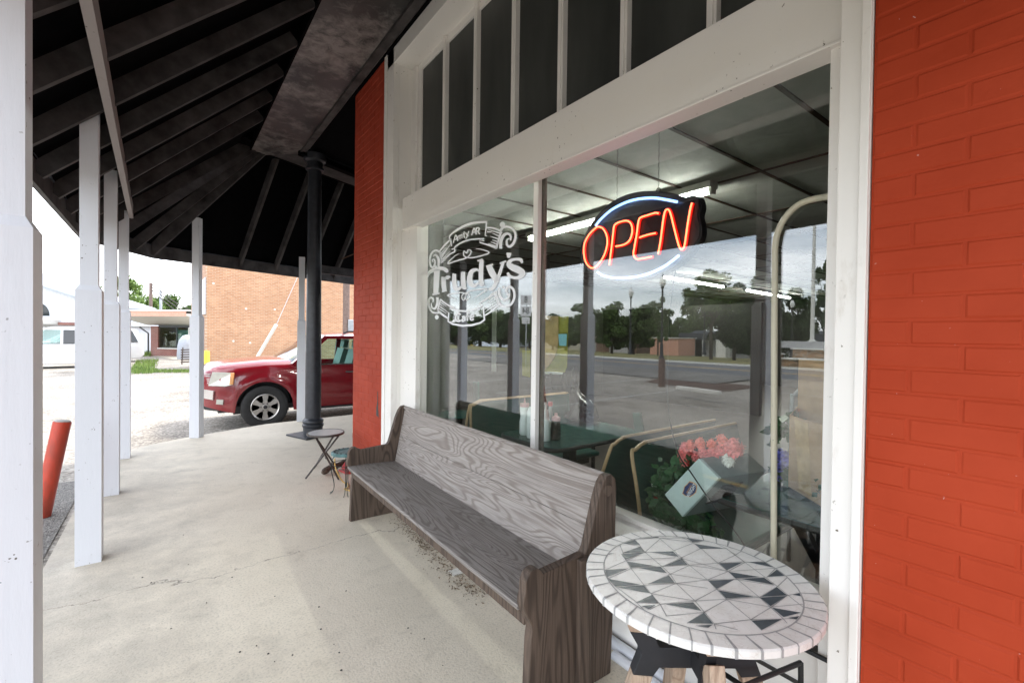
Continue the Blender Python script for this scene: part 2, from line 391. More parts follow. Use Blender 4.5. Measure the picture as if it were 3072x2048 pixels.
M['artleaf'] = plain('artificial_leaf_green', (.03, .095, .035), .45, var=.4, sc=20)
M['bag'] = plain('black_plastic_bag', (.012, .012, .016), .22, var=.3, bump=.4)
def leafmat(name, a, b):
    m = Mat(name, .6); oi = m.n('ShaderNodeNewGeometry').outputs['Random Per Island']
    m.color(m.mix(oi, a, b)); m.b.inputs['Specular IOR Level'].default_value = .25; return m.m
M['leaf'] = leafmat('tree_leaves', (.030, .060, .014), (.10, .16, .035)); M['leafdark'] = leafmat('dark_tree_leaves', (.016, .036, .012), (.055, .095, .026))
M['leaflite'] = leafmat('bright_tree_leaves', (.07, .13, .03), (.20, .28, .07)); M['bark'] = plain('tree_bark', (.07, .055, .042), .9, var=.3, bump=.5)
M['grassblade'] = leafmat('grass_blades', (.08, .15, .03), (.24, .33, .08))
M['litter'] = leafmat('dry_leaf_litter', (.06, .04, .025), (.22, .15, .09))
def brickmat(name, c1, c2, mortar, axis='xz', bw=.22, rh=.075):
    m = Mat(name, .8); s_ = m.n('ShaderNodeSeparateXYZ', {0: m.coord()}).outputs
    cv = m.n('ShaderNodeCombineXYZ', {0: s_['XYZ'.index(axis[0].upper())], 1: s_[2]}).outputs[0]
    br = m.n('ShaderNodeTexBrick', {0: cv, 'Color1': (*c1, 1), 'Color2': (*c2, 1), 'Mortar': (*mortar, 1), 'Scale': 1, 'Mortar Size': .012, 'Brick Width': bw, 'Row Height': rh})
    br.inputs['Bias'].default_value = -.2
    c = m.mix(m.ramp(m.noise(.8, 6, .6), [(.35, 0), (.7, .4)]), br.outputs[0], tuple(x * .7 for x in c1))
    c = m.mix(m.ramp(m.noise(7, 5, .7), [(.5, 0), (.8, .5)]), c, tuple(min(1, x * 1.5) for x in c1))
    m.color(c); m.bump(br.outputs['Fac'], -.4, .01); return m.m
M['tanbrick'] = brickmat('tan_orange_brick', (.42, .20, .10), (.58, .33, .18), (.50, .38, .27)); M['tanbricky'] = brickmat('tan_side_brick', (.40, .20, .125), (.50, .30, .2), (.50, .40, .30), 'yz')
M['dkbrick'] = brickmat('dark_red_brick', (.20, .05, .035), (.30, .085, .06), (.35, .3, .27)); M['dkbricky'] = brickmat('dark_red_brick_end', (.20, .05, .035), (.30, .085, .06), (.35, .3, .27), 'yz')
m = Mat('brown_field_stone', .85); v = m.n('ShaderNodeTexVoronoi', {0: m.coord((.8, .8, 2.2)), 'Scale': 2.4}); e = m.n('ShaderNodeTexVoronoi', {0: m.coord((.8, .8, 2.2)), 'Scale': 2.4}, feature='DISTANCE_TO_EDGE').outputs[0]
c = m.mix(.6, (.27, .17, .10), m.mix(1, (.34, .21, .12), m.n('ShaderNodeRGBToBW', {0: v.outputs['Color']}).outputs[0], 'OVERLAY')); m.color(m.mix(m.ramp(e, [(.02, 1), (.05, 0)]), c, (.36, .33, .28))); M['stone'] = m.m
m = Mat('white_ribbed_metal', .45); s_ = m.n('ShaderNodeSeparateXYZ', {0: m.coord()}).outputs; rb = m.ramp(m.math('SINE', m.math('MULTIPLY', s_[0], 21)), [(.8, 0), (.95, 1)]); m.color(m.mix(m.math('MULTIPLY', rb, .3), (.62, .64, .68), (.42, .44, .48))); m.bump(rb, .4, .02); M['ribbed'] = m.m
M['greyroof'] = plain('pale_grey_metal_roof', (.36, .40, .44), .4, .2, .08, 1.5); M['dkroof'] = plain('dark_blue_shingle', (.035, .04, .052), .7, var=.3, sc=3)
M['wall'] = plain('pale_grey_wall', (.42, .42, .42), .7, var=.12, sc=1); M['brownwall'] = plain('brown_wood_wall', (.16, .10, .07), .7, var=.25, sc=2)
M['pinkfascia'] = plain('faded_salmon_fascia', (.60, .33, .24), .6); M['offwhite'] = plain('off_white_board', (.66, .65, .60), .6, var=.06)
M['steel'] = plain('galvanised_steel', (.40, .42, .44), .4, .6, .1); M['woodpole'] = plain('creosoted_pole', (.17, .12, .10), .85, var=.3, bump=.5)
M['yellow'] = plain('yellow_bollard_paint', (.72, .50, .04), .5, var=.15); M['lampglass'] = plain('white_lamp_globe', (.75, .75, .72), .25)
M['blackpole'] = plain('black_lamp_post', (.016, .018, .02), .4); M['mulch'] = plain('brown_mulch', (.09, .055, .04), .95, var=.6, sc=18, bump=1)
M['seat'] = plain('grey_green_leather', (.16, .22, .19), .4, var=.1); M['bluegrey'] = plain('blue_grey_tarp', (.40, .43, .48), .6, var=.12)
M['signwhite'] = plain('white_sign_sheet', (.75, .75, .74), .5, var=.03); M['signblk'] = plain('black_sign_ink', (.015, .015, .015), .5)
M['tan'] = plain('tan_burlap', (.50, .34, .17), .8, var=.25, sc=10); M['olive'] = plain('olive_paper', (.26, .24, .035), .7, var=.15)
M['brownpost'] = plain('dull_brown_post_paint', (.15, .12, .085), .7, var=.25, sc=20)
M['bluecard'] = plain('light_blue_card', (.22, .50, .60), .5)

# ------------------------------------------------------------------ ground, porch slab, road, lawn
def gz(x, y):
    s1 = max(0., min(1., (y - 6.6) / 2.2)); s2 = max(0., min(1., (-x - 2.8) / 3.5)); s = max(s1, s2); s = s * s * (3 - 2 * s)
    return -.02 - .27 * s - .0375 * max(0, min(90, -x - 30))
def gsheet(name, m, x0, x1, y0, y1, nx, ny, dz, kind='structure'):
    g = MB(); g.grid(lambda u, v: (x0 + (x1 - x0) * u, y0 + (y1 - y0) * v, gz(x0 + (x1 - x0) * u, y0 + (y1 - y0) * v) + dz), nx, ny)
    o = link(name, g, m, smooth=True); o['kind'] = kind; return o
gsheet('ground', M['ground'], -420, 420, -420, 420, 84, 84, -.45)
gsheet('parking_lot', M['lot'], -20.0, 40, -30, 60, 120, 160, 0)
gsheet('road', M['road'], -27.5, -20.0, -80, 200, 6, 40, .0)
gsheet('lawn', M['lawn'], -126, -29.2, -100, 190, 40, 20, .02)
gsheet('verge', M['lawn'], -29.2, -27.5, -80, 150, 2, 20, .01)
g = MB(); g.box((-27.62, -80, -.3), (-27.5, 34, -.16)); struct('road_kerb', g, M['offwhite'])
g = MB()
for o_, w_ in ((-23.9, .11), (-23.6, .11)): g.box((o_ - w_ / 2, -70, -.29), (o_ + w_ / 2, 150, -.283))
struct('road_centre_line', g, M['yline'])
g = MB(); slab = [(-2.3, -3.2), (1.6, -3.2), (1.6, 5.0), (6, 9.35), (1.1, 8.56), (-.35, 8.42), (-1.35, 7.98), (-1.8, 7.72), (-2.25, 7.2)]
g.prism([(x, y, -.32) for x, y in slab], (0, 0, .32)); struct('porch_floor', g, M['concrete'])
g = MB(); ap = [(-2.31, -3), (-2.31, 7.0), (-2.5, 7.5), (-3.3, 7.2), (-4.2, 6), (-3.9, 4.6), (-4.1, 2), (-4, -3)]
g.add([(x, y, gz(x, y) + .006) for x, y in ap], [tuple(range(len(ap)))]); 
gsheet('asphalt_apron', M['apron'], -3.1, -2.3, -3, 6.3, 8, 60, .008)
# pale concrete strip just outside the porch edge
def poly_sheet(name, pts, dz, m, kind='structure'):
    g = MB(); g.add([(x, y, z + dz) for x, y, z in pts], [tuple(range(len(pts)))]); o = link(name, g, m); o['kind'] = kind; return o
g = MB(); g.add([(-1.8, 7.73, -.03), (-1.35, 7.99, -.03), (-.35, 8.43, -.02), (-.1, 8.48, -.02), (-.5, 8.75, -.22), (-1.3, 8.65, -.24), (-2.0, 8.45, -.24)], [tuple(range(7))]); g.add([(-.5, 8.75, -.22), (-1.3, 8.65, -.24), (-2.0, 8.45, -.24), (-2.0, 8.46, -.4), (-.5, 8.8, -.4)], [(0, 1, 2, 3, 4)]); struct('kerb_ramp', g, M['concrete'])
g = MB()
for y0, x0, x1 in ((9.2, -13.5, -5.5), (12.2, -14, -6), (15.4, -14.5, -7), (21, -17, -9)):
    g.add([(x0, y0, gz(x0, y0) + .006), (x1, y0 - .6, gz(x1, y0) + .006), (x1, y0 - .48, gz(x1, y0) + .006), (x0, y0 + .12, gz(x0, y0) + .006)], [(0, 1, 2, 3)])
g.box((-14.2, -10, -.286), (-14.08, 9, -.280)); struct('parking_line', g, M['line'])
g = MB(); g.box((-2.62, -3, -.012), (-2.52, 5, -.0085)); struct('kerb_line', g, M['yline'])
g = MB(); g.grid(lambda u, v: (-19.9 + 5 * u, 9.5 + 20 * v, -.27 + .22 * math.sin(math.pi * u) * 0.15), 4, 8); struct('gravel_verge', g, M['apron'])
g = MB(); g.add([(-15.5, 8, -.28), (-12.5, 8, -.28), (-13.2, 11.5, -.28), (-16, 12.5, -.28)], [(0, 1, 2, 3)]); struct('soil_patch', g, M['mulch'])

# grass and litter (nobody could count them)
def tufts(name, label, pts, h, m, n, spread, cat='grass'):
    g = MB()
    for p in pts:
        for k in range(n):
            a = random.uniform(0, 6.28); r = spread * math.sqrt(random.random()); x = p[0] + r * math.cos(a); y = p[1] + r * math.sin(a); z = p[2]
            b = random.uniform(0, 6.28); hh = h * random.uniform(.4, 1.2); ww = .006 + hh * .05; lx, ly = random.uniform(-.4, .4) * hh, random.uniform(-.4, .4) * hh
            g.add([(x - ww * math.cos(b), y - ww * math.sin(b), z), (x + ww * math.cos(b), y + ww * math.sin(b), z), (x + lx, y + ly, z + hh)], [(0, 1, 2)])
    return tag(link(name, g, m), label, cat, kind='stuff')
tufts('grass', 'short green weeds growing along the porch edge beside the middle post', [(-2.0 + .1 * i + .0, 7.62 + .045 * i, -.10) for i in range(7)] + [(-1.95 + .12 * i, 8.0 + .05 * i, -.2) for i in range(6)], .05, M['grassblade'], 70, .13)
def gp(px, py, z=-.29): return W(px, py, z=z)
tufts('grass', 'bright green weeds on the far side of the street by the annex path', [gp(444 - 3 * i, 1084 + 5 * i) for i in range(8)], .22, M['grassblade'], 150, .5)
tufts('grass', 'low yellow green grass strip along the far kerb in front of the annex', [gp(420 + 14 * i, 1113 + (i % 3)) for i in range(14)], .12, M['grassblade'], 120, .7)
tufts('grass', 'lawn grass patch behind the parked white car beside the brick corner', [gp(405 + 7 * i, 1066) for i in range(8)], .35, M['grassblade'], 160, 1.4)
g = MB()
for i in range(900):
    t = random.random(); y = 3.55 - 1.35 * t + random.gauss(0, .05); x = -.13 - .10 * t + random.gauss(0, .045); a = random.uniform(0, 6.28); s_ = random.uniform(.004, .013)
    z0 = random.uniform(.001, .012); g.add([(x + s_ * math.cos(a), y + s_ * math.sin(a), z0), (x + .35 * s_ * math.cos(a + 1.6), y + .35 * s_ * math.sin(a + 1.6), z0 + .002), (x - s_ * math.cos(a), y - s_ * math.sin(a), z0 + random.uniform(0, .006)), (x - .35 * s_ * math.cos(a + 1.6), y - .35 * s_ * math.sin(a + 1.6), z0)], [(0, 1, 2, 3)])
tag(link('leaf_litter', g, M['litter']), 'brown dry leaf litter swept under the wooden pew on the concrete', 'litter', kind='stuff')
g = MB(); g.box((-.225, 2.47, .001), (-.145, 2.54, .010)); tag(link('paper_napkin', g, M['offwhite'], bevel=.004), 'folded white paper scrap on the concrete in front of the pew', 'paper')
g = MB()
for i in range(26):
    p = W(random.uniform(400, 1500), random.uniform(1560, 2030), z=0)
    if p.x > -.62 and p.y > 1.2: continue
    r = random.uniform(.002, .006); g.lathe([(r * .2, .0), (r, .001), (r * .8, .003), (r * .1, .004)], (p.x, p.y, 0), 6)
tag(link('grit', g, M['signblk']), 'scattered small dark grit and gum specks on the concrete porch floor', 'grit', kind='stuff')

# ------------------------------------------------------------------ cafe building
B = thing('cafe_building', 'red painted brick cafe front with white framed display window and dark transom panels', 'building', (.3, 2.3, 0))
def brickface(mb, y0, y1, z0, z1, x, phase=.357, bw=.2135, ch=.0677, jx=.0035):
    r = 0; z = z0 - (z0 % ch)
    while z < z1:
        off = phase + (bw / 2 if r % 2 else 0); k0 = math.floor((y0 - off) / bw); a = off + k0 * bw
        while a < y1:
            p, q = max(a, y0), min(a + bw, y1); zz0, zz1 = max(z, z0), min(z + ch, z1)
            if q - p > .02 and zz1 - zz0 > .02:
                j = .0032; i = .0042; dx = random.uniform(-.0012, .0012); e = [random.uniform(-.0012, .0012) for _ in range(4)]
                V = [(x + .0036, p + j * .6, zz0 + j * .6), (x + .0036, q - j * .6, zz0 + j * .6), (x + .0036, q - j * .6, zz1 - j * .6), (x + .0036, p + j * .6, zz1 - j * .6),
                     (x + dx, p + j + i + e[0], zz0 + j + i + e[1]), (x + dx, q - j - i + e[2], zz0 + j + i + e[1]), (x + dx, q - j - i + e[2], zz1 - j - i + e[3]), (x + dx, p + j + i + e[0], zz1 - j - i + e[3])]
                mb.add(V, [(4, 5, 6, 7), (0, 1, 5, 4), (1, 2, 6, 5), (2, 3, 7, 6), (3, 0, 4, 7)])
            a += bw
        z += ch; r += 1
g = MB(); brickface(g, -1.3, .452, 0, 4.6, 0); g.box((.003, -3, -.1), (.3, .452, 4.6)); link('brick_wall', g, M['red'], B)
g = MB(); brickface(g, 4.245, 5.12, 0, 4.3, 0, phase=4.30); g.box((.003, 4.245, -.1), (.5, 5.12, 4.3))
link('brick_pier', g, M['redpier'], B)
g = MB(); 
for (a, b_) in (((.02, 4.252, .60), (-.004, 4.285, .50)),): pass
g.add([(-.002, 4.36, .93), (-.002, 4.375, .94), (-.002, 4.372, .84), (-.002, 4.395, .78), (-.002, 4.40, .70), (-.002, 4.33, .69), (-.002, 4.35, .79), (-.002, 4.355, .86)], [tuple(range(8))]); link('brick_crack', g, M['signblk'], B)
# trims of the opening
g = MB()
g.box((-.004, 4.03, 0), (.05, 4.245, 4.12)); g.box((-.014, 4.17, 0), (-.004, 4.236, 4.12)); g.box((.05, 4.03, 2.75), (.27, 4.10, 3.96))
g.box((.085, 3.70, .58), (.13, 4.03, 2.45)); g.box((.15, 3.755, .6), (.22, 3.86, 2.5)); g.box((.05, 4.03, 0), (.30, 4.20, 2.75))
link('left_jamb', g, M['white'], B, bevel=.003)
g = MB()
g.box((-.004, .455, 0), (.06, .537, 4.12)); g.box((-.016, .456, 0), (-.004, .480, 4.12)); g.box((.07, .50, 0), (.12, .588, 2.75)); g.box((.12, .575, .58), (.20, .60, 2.5)); g.box((.05, .45, 2.7), (.3, .52, 4.1))
link('right_jamb', g, M['white'], B, bevel=.003)
zb = W(1209, 690, x=.05).z; zt = W(1207, 596, x=.05).z; yl = W(1207, 640, x=.05).y
g = MB(); g.box((.05, .537, zb), (.15, yl, zt)); g.box((.044, .537, zb), (.05, yl, zb + .012)); link('header_board', g, M['white'], B, bevel=.004)
# display window frame, mullion, panes
ym0, ym1 = W(1612, 900, x=.22).y, W(1598, 900, x=.22).y
F_ = link('window_frame', MB().box((.20, .58, .575), (.27, 3.95, .60)).box((.24, .58, .6), (.27, .61, 2.76)).box((.24, 3.91, .6), (.27, 3.95, 2.76)), M['white'], B)
link('mullion', MB().box((.215, ym0, .60), (.247, ym1, 2.75)), M['white'], F_, bevel=.002)
link('mullion', MB().box((.262, ym0 - .006, .60), (.285, ym1 - .005, 2.75)), M['brownpost'], F_, label='brown inner post behind the white mullion')
link('window_pane', MB().box((.25, .60, .595), (.256, ym0, 2.78)), M['pane'], B); link('window_pane', MB().box((.25, ym1, .595), (.256, 3.93, 2.78)), M['pane'], B)
g = MB(); g.prism([(.26, .5, .575), (.26, .5, .598), (.10, .5, .545), (.085, .5, .53), (.085, .5, .50), (.12, .5, .50), (.12, .5, .03), (.26, .5, .03)], (0, 3.55, 0)); link('bulkhead', g, M['white'], B, bevel=.002)
g = MB(); g.box((.113, .54, .295), (.1195, 3.9, .308)); g.box((.112, .54, .44), (.1193, 1.2, .462)); link('bulkhead_gap', g, M['gapdark'], B)  # dark strips laid over the panel stand in for open board gaps
# transom
T_ = link('transom_frame', MB().box((.19, 3.86, 2.70), (.23, 4.03, 3.95)).box((.19, .5, 3.90), (.23, 4.03, 3.96)).box((.19, .5, 2.66), (.235, 4.03, 2.74)).box((.17, 3.93, 2.70), (.19, 4.03, 3.95)), M['white'], B, bevel=.003)
for px in (1341, 1434, 1549, 1690, 1879, 2141, 2530):
    yc = W(px, 300, x=.2).y; link('transom_mullion', MB().box((.17, yc - .022, 2.7), (.205, yc + .022, 3.95)).box((.163, yc - .009, 2.7), (.17, yc + .009, 3.95)), M['white'], T_)
link('transom_panel', MB().box((.205, .5, 2.7), (.215, 4.0, 3.95)), M['transom'], T_)
g = MB(); g.box((-.004, .44, 3.96), (.30, 4.245, 4.15)); g.box((-.02, .44, 4.12), (-.004, 4.25, 4.2)); link('lintel', g, M['white'], B, bevel=.003)
g = MB(); g.box((.28, -3, 2.85), (.4, 5.1, 4.6)); g.prism([(0.3, 5.12, 2.85), (.5, 5.12, 2.85), (2.3, 8, 2.85), (2.1, 8, 2.85)], (0, 0, 1.8)); g.box((.26, -3, 0), (.3, .45, 3)); link('upper_wall', g, M['black'], B)
# interior shell
room = [(.31, -1.5), (14, -1.5), (14, 8.2), (2.35, 8.2), (.75, 5.25), (.31, 5.1)]
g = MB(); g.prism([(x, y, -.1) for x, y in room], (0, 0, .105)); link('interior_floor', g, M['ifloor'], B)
g = MB(); g.prism([(x, y, 2.78) for x, y in room], (0, 0, .05)); ceil = link('ceiling', g, M['ceil'], B)
g = MB(); x = .75
while x < 14: g.box((x - .012, -1.5, 2.772), (x + .012, 8.1, 2.7795)); x += 1.22
y = 1.07 - .61 * 4
while y < 8.1: g.box((.35 + max(0, (y - 5.1) * .56), y - .012, 2.770), (14, y + .012, 2.7785)); y += .61
link('ceiling_grid', g, M['grid'], ceil)
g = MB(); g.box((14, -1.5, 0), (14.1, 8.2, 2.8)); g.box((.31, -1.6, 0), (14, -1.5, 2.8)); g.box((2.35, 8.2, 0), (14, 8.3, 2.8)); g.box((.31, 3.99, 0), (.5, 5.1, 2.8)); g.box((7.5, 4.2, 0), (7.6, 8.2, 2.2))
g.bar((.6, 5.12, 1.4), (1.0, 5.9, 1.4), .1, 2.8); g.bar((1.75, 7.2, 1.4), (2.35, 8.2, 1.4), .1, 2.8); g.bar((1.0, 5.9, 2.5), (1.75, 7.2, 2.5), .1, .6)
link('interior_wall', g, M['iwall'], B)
g = MB()
for t in (.02, .48, .98):
    a = Vector((1.0, 5.9, 0)).lerp(Vector((1.75, 7.2, 0)), t); g.box((a.x - .03, a.y - .03, 0), (a.x + .03, a.y + .03, 2.2))
g.bar((1.0, 5.9, 1.05), (1.75, 7.2, 1.05), .05, .05); g.bar((1.0, 5.9, 2.18), (1.75, 7.2, 2.18), .06, .06); link('entry_door', g, M['iwhite'], B)
# white pipes on the porch floor against the bulkhead
for k, (x_, z_) in enumerate(((.075, .028), (.018, .022))):
    tag(link('floor_pipe', MB().tube([(x_, .3, z_), (x_, 1.6 - .2 * k, z_)], z_, 12), M['post'], smooth=True), ('thicker white pipe lying along the foot of the window wall under the mosaic table', 'thinner white pipe lying outermost on the concrete under the mosaic table')[k], 'pipe', 'pipes along the window wall foot')

# ------------------------------------------------------------------ porch roof
PR = thing('porch_roof', 'black underside of the sloping porch roof with exposed rafters', 'porch roof', (-1.2, 3, 2.5))
ZE, ZT = 2.50, 4.10
T1 = Vector((-.70, 7.5, ZT)); T2 = W(797, 464, z=ZT); A_ = Vector((-2.38, 6.95, ZE)); B_ = W(465, 775, z=ZE); D_ = W(1056, 853, z=ZE)
d3 = (D_ - B_).normalized(); D_ = B_ + d3 * 8; T3 = T2 + d3 * 8.3
A0 = Vector((-2.33, -4, ZE)); T0 = Vector((-.70, -4, ZT)); up = Vector((0, 0, .15))
for q in ([A0, A_, T1, T0], [A_, B_, T2, T1], [B_, D_, T3, T2]):
    g = MB(); nn = (q[1] - q[0]).cross(q[3] - q[0]).normalized(); nn = nn if nn.z > 0 else -nn
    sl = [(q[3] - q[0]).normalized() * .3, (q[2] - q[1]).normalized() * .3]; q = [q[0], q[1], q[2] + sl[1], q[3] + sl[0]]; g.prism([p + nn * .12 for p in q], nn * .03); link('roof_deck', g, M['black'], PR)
inn0 = Vector((d3.y, -d3.x, 0))
def rafter(a, b, w_=.04, h=.115, nm='rafter', m='rafter'):
    d = (b - a).normalized(); sd_ = d.cross(Vector((0, 0, 1))).normalized(); u = sd_.cross(d)
    g = MB(); g.bar(a + u * h / 2, b + u * h / 2, w_, h, up=u); return link(nm, g, M[m], PR)
y = -3.4
while y < 6.9:
    rafter(Vector((T0.x, y, ZT)), Vector((-2.30 - .005 * (y + 3), y, ZE + .05))); y += .61
rafter(T1, A_ + Vector((.05, 0, .04)), .05, .14, 'hip_rafter'); rafter(T2, B_ + Vector((0, -.05, .04)), .05, .14, 'hip_rafter')
for t, s_ in ((.33, .25), (.66, .6)):
    rafter(T1.lerp(T2, t) + Vector((0, 0, -.0)), A_.lerp(B_, t) + Vector((.03, -.03, .05)))
pd = Vector((-d3.y, d3.x, 0))
for i in range(10):
    e = T2 + d3 * (.2 + .61 * i); b = e + pd * ((B_ - T2).dot(pd)); b.z = ZE + .05; rafter(e, b)
g = MB(); 
for a, b in ((A0, A_), (A_, B_), (B_, D_)):
    dd = (b - a).normalized(); s_ = dd.cross(Vector((0, 0, 1))); s_ = s_ if s_.dot(Vector((-1, 1, 0))) > 0 else -s_
    g.bar(a + s_ * .02 + Vector((0, 0, .09)), b + s_ * .02 + dd * .01 + Vector((0, 0, .09)), .035, .18)
link('eave_fascia', g, M['rafter'], PR)
g = MB()
for a, b in ((A0, A_), (A_, B_), (B_, D_)):
    dd = (b - a).normalized(); s_ = dd.cross(Vector((0, 0, 1))); s_ = s_ if s_.dot(Vector((-1, 1, 0))) > 0 else -s_
    n_ = int((b - a).length / .16)
    for i in range(n_):
        p = a.lerp(b, (i + .5) / n_) + s_ * (.06 + random.uniform(-.01, .012)) + Vector((0, 0, .175 + random.uniform(-.008, .006))); g.bar(p - dd * .078, p + dd * .078, .13, .012)
link('shingle_edge', g, M['dkroof'], PR)
def xl(y): return -1.918 - .0165 * (y - 2.6)
link('post_beam', MB().bar((xl(-3) - .0, -3, 2.91), (xl(7.15), 7.15, 2.91), .042, .14), M['beam'], PR)
link('post_beam', MB().bar((.27, 8.40, 2.62), (5.5, 9.9, 2.62), .042, .14), M['rafter'], PR)
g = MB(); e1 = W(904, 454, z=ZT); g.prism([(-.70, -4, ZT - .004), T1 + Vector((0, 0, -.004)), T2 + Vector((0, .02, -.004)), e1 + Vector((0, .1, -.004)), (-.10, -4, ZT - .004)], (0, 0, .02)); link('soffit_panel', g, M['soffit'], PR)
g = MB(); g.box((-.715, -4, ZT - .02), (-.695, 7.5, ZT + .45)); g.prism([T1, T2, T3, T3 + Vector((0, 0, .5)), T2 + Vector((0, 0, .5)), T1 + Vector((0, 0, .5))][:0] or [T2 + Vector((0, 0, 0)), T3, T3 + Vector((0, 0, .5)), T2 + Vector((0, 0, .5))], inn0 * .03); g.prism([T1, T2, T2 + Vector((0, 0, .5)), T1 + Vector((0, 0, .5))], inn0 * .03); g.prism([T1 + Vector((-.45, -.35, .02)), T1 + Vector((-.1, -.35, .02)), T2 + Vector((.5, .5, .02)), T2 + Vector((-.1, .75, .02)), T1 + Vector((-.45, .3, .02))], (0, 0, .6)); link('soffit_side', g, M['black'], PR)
link('soffit_batten', MB().box((-.135, -4, ZT - .035), (-.065, 7.1, ZT - .005)), M['rafter'], PR)
link('soffit_panel', MB().box((-.10, -4, ZT + .01), (0.0, 7.0, ZT + .03)), M['soffit'], PR)
link('soffit_batten', MB().box((-.03, -4, ZT - .0), (.015, 5.3, ZT + .05)).box((-.03, 5.3, ZT - .0), (.015, 7.0, ZT + .05)), M['black'], PR)
g = MB(); inn = Vector((d3.y, -d3.x, 0)) * .62
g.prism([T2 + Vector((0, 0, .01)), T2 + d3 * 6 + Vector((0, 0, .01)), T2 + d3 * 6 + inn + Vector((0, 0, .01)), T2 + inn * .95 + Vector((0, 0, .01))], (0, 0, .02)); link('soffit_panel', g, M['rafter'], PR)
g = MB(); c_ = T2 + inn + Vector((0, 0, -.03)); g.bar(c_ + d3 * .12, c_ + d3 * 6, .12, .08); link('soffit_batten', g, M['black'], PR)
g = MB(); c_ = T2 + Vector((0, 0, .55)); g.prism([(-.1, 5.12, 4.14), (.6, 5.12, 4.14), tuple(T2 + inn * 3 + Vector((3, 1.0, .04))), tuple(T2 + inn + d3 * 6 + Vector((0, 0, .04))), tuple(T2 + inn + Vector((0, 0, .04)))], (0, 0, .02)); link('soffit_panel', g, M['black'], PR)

# ------------------------------------------------------------------ posts
def post(y, xr, label, rot=0, top=2.93, step=None):
    step = step or 1.83 - .014 * y; t = thing('porch_post', label, 'post', (xr - .0635, y + .0635, 0), rot, 'white porch posts')
    h = .0635; u = .046; g = MB(); g.box((-h, -h, 0), (h, h, step - .02)); 
    g.add([(-h, -h, step - .02), (h, -h, step - .02), (h, h, step - .02), (-h, h, step - .02), (-u, -u, step + .012), (u, -u, step + .012), (u, u, step + .012), (-u, u, step + .012)], [(0, 1, 5, 4), (1, 2, 6, 5), (2, 3, 7, 6), (3, 0, 4, 7), (4, 5, 6, 7)])
    link('lower_sleeve', g, M['post'], t, local=True); link('upper_post', MB().box((-u + .001, -u + .001, step), (u - .001, u - .001, top)), M['post'], t, local=True); return t
post(1.84, -1.95, 'white porch post nearest the camera, cut off by the left picture edge')
post(3.96, -1.985, 'white porch post just behind the leaning red pipe, second from the camera', top=2.96)
post(5.50, -1.995, 'white porch post between the second post and the grass edge, third from camera', top=2.95)
post(7.0, -1.99, 'white porch post at the far end of the grey overhead beam, beside the grass', top=2.9)
p5 = W(591, 1313, z=0); post(p5.y + .0, p5.x + .06, 'white porch post at the bend of the porch, left of the red pickup', rad(-30), top=3.10)
p6 = W(906, 1264, z=0); post(p6.y, p6.x + .06, 'slim white porch post in front of the red pickup door beside the iron column', rad(-14), top=2.78)
# iron column
cx, cy = .075, 7.14
t = thing('iron_column', 'round dark iron column on a square base plate beside the brick pier', 'column', (cx, cy, 0))
link('shaft', MB().lathe([(.125, .20), (.110, .21), (.106, 1.2), (.098, 2.6), (.090, 4.06)], (cx, cy, 0), 32), M['column'], t, smooth=True)
link('base_ring', MB().lathe([(.132, .012), (.134, .12), (.140, .125), (.148, .14), (.148, .165), (.132, .178), (.140, .19), (.146, .205), (.142, .225), (.125, .24), (.112, .26)], (cx, cy, 0), 32), M['column'], t, smooth=True)
link('capital', MB().lathe([(.102, 3.86), (.125, 3.87), (.125, 3.90), (.108, 3.91), (.108, 3.98), (.15, 4.0), (.16, 4.05), (.16, 4.09)], (cx, cy, 0), 32), M['column'], t, smooth=True)
o = link('base_plate', MB().box((-.26, -.24, .001), (.26, .26, .025)), M['column'], t, local=True, bevel=.003); o.rotation_euler = (0, 0, rad(20))
# leaning red pipe
b0 = Vector((-2.47, 5.22, -.10)); b1 = Vector((-2.335, 5.24, .745))
t = thing('leaning_pipe', 'leaning rusty red painted steel pipe filled with concrete, beside the second porch post', 'bollard', (-2.46, 5.22, -.02))
link('pipe', MB().tube([b0, b1], .058, 24), M['redpipe'], t, smooth=True)
dd = (b1 - b0).normalized(); link('concrete_cap', MB().tube([b1 - dd * .01, b1 + dd * .006, b1 + dd * .012], .052, 24, rs=[.052, .052, .04]), M['concap'], t, smooth=True)

# ------------------------------------------------------------------ the pew
t = thing('wooden_pew', 'long weathered grey wooden church pew standing below the cafe window', 'bench', (-.53, 1.36, 0), rad(-1.3))
LP = 2.36
def endpanel(y):
    P = [(0, 0), (.005, .10), (.012, .30), (.018, .36), (.004, .40), (-.018, .44), (-.026, .475), (-.016, .52), (-.014, .555), (.006, .585), (.035, .592), (.058, .58), (.072, .562), (.30, .578), (.315, .60), (.345, .70), (.375, .80), (.40, .86), (.425, .888), (.455, .893), (.482, .87), (.49, .83), (.488, .70), (.485, .40), (.47, 0)]
    Q = spline([(x, 0, z) for x, z in P[1:13]], 4); poly = [Vector((0, 0, 0))] + Q + [Vector((x, 0, z)) for x, z in P[13:]]
    g = MB(); g.prism([(p.x, y, p.z) for p in poly], (0, .045, 0)); return g
e = link('end_panel', endpanel(0), M['woodend'], t, local=True, bevel=.004)
link('round_plug', MB().lathe([(.001, -.006), (.022, -.006), (.026, -.002), (.026, .004)], (.432, 0, .825), 20, axis='y'), M['woodend'], e, local=True, smooth=True)
link('batten', MB().box((.25, -.028, .0), (.315, -.001, .572)), M['woodend'], e, local=True, bevel=.003)
link('end_panel', endpanel(LP - .045), M['woodend'], t, local=True, bevel=.004)
g = MB(); y0, y1 = .045, LP - .045
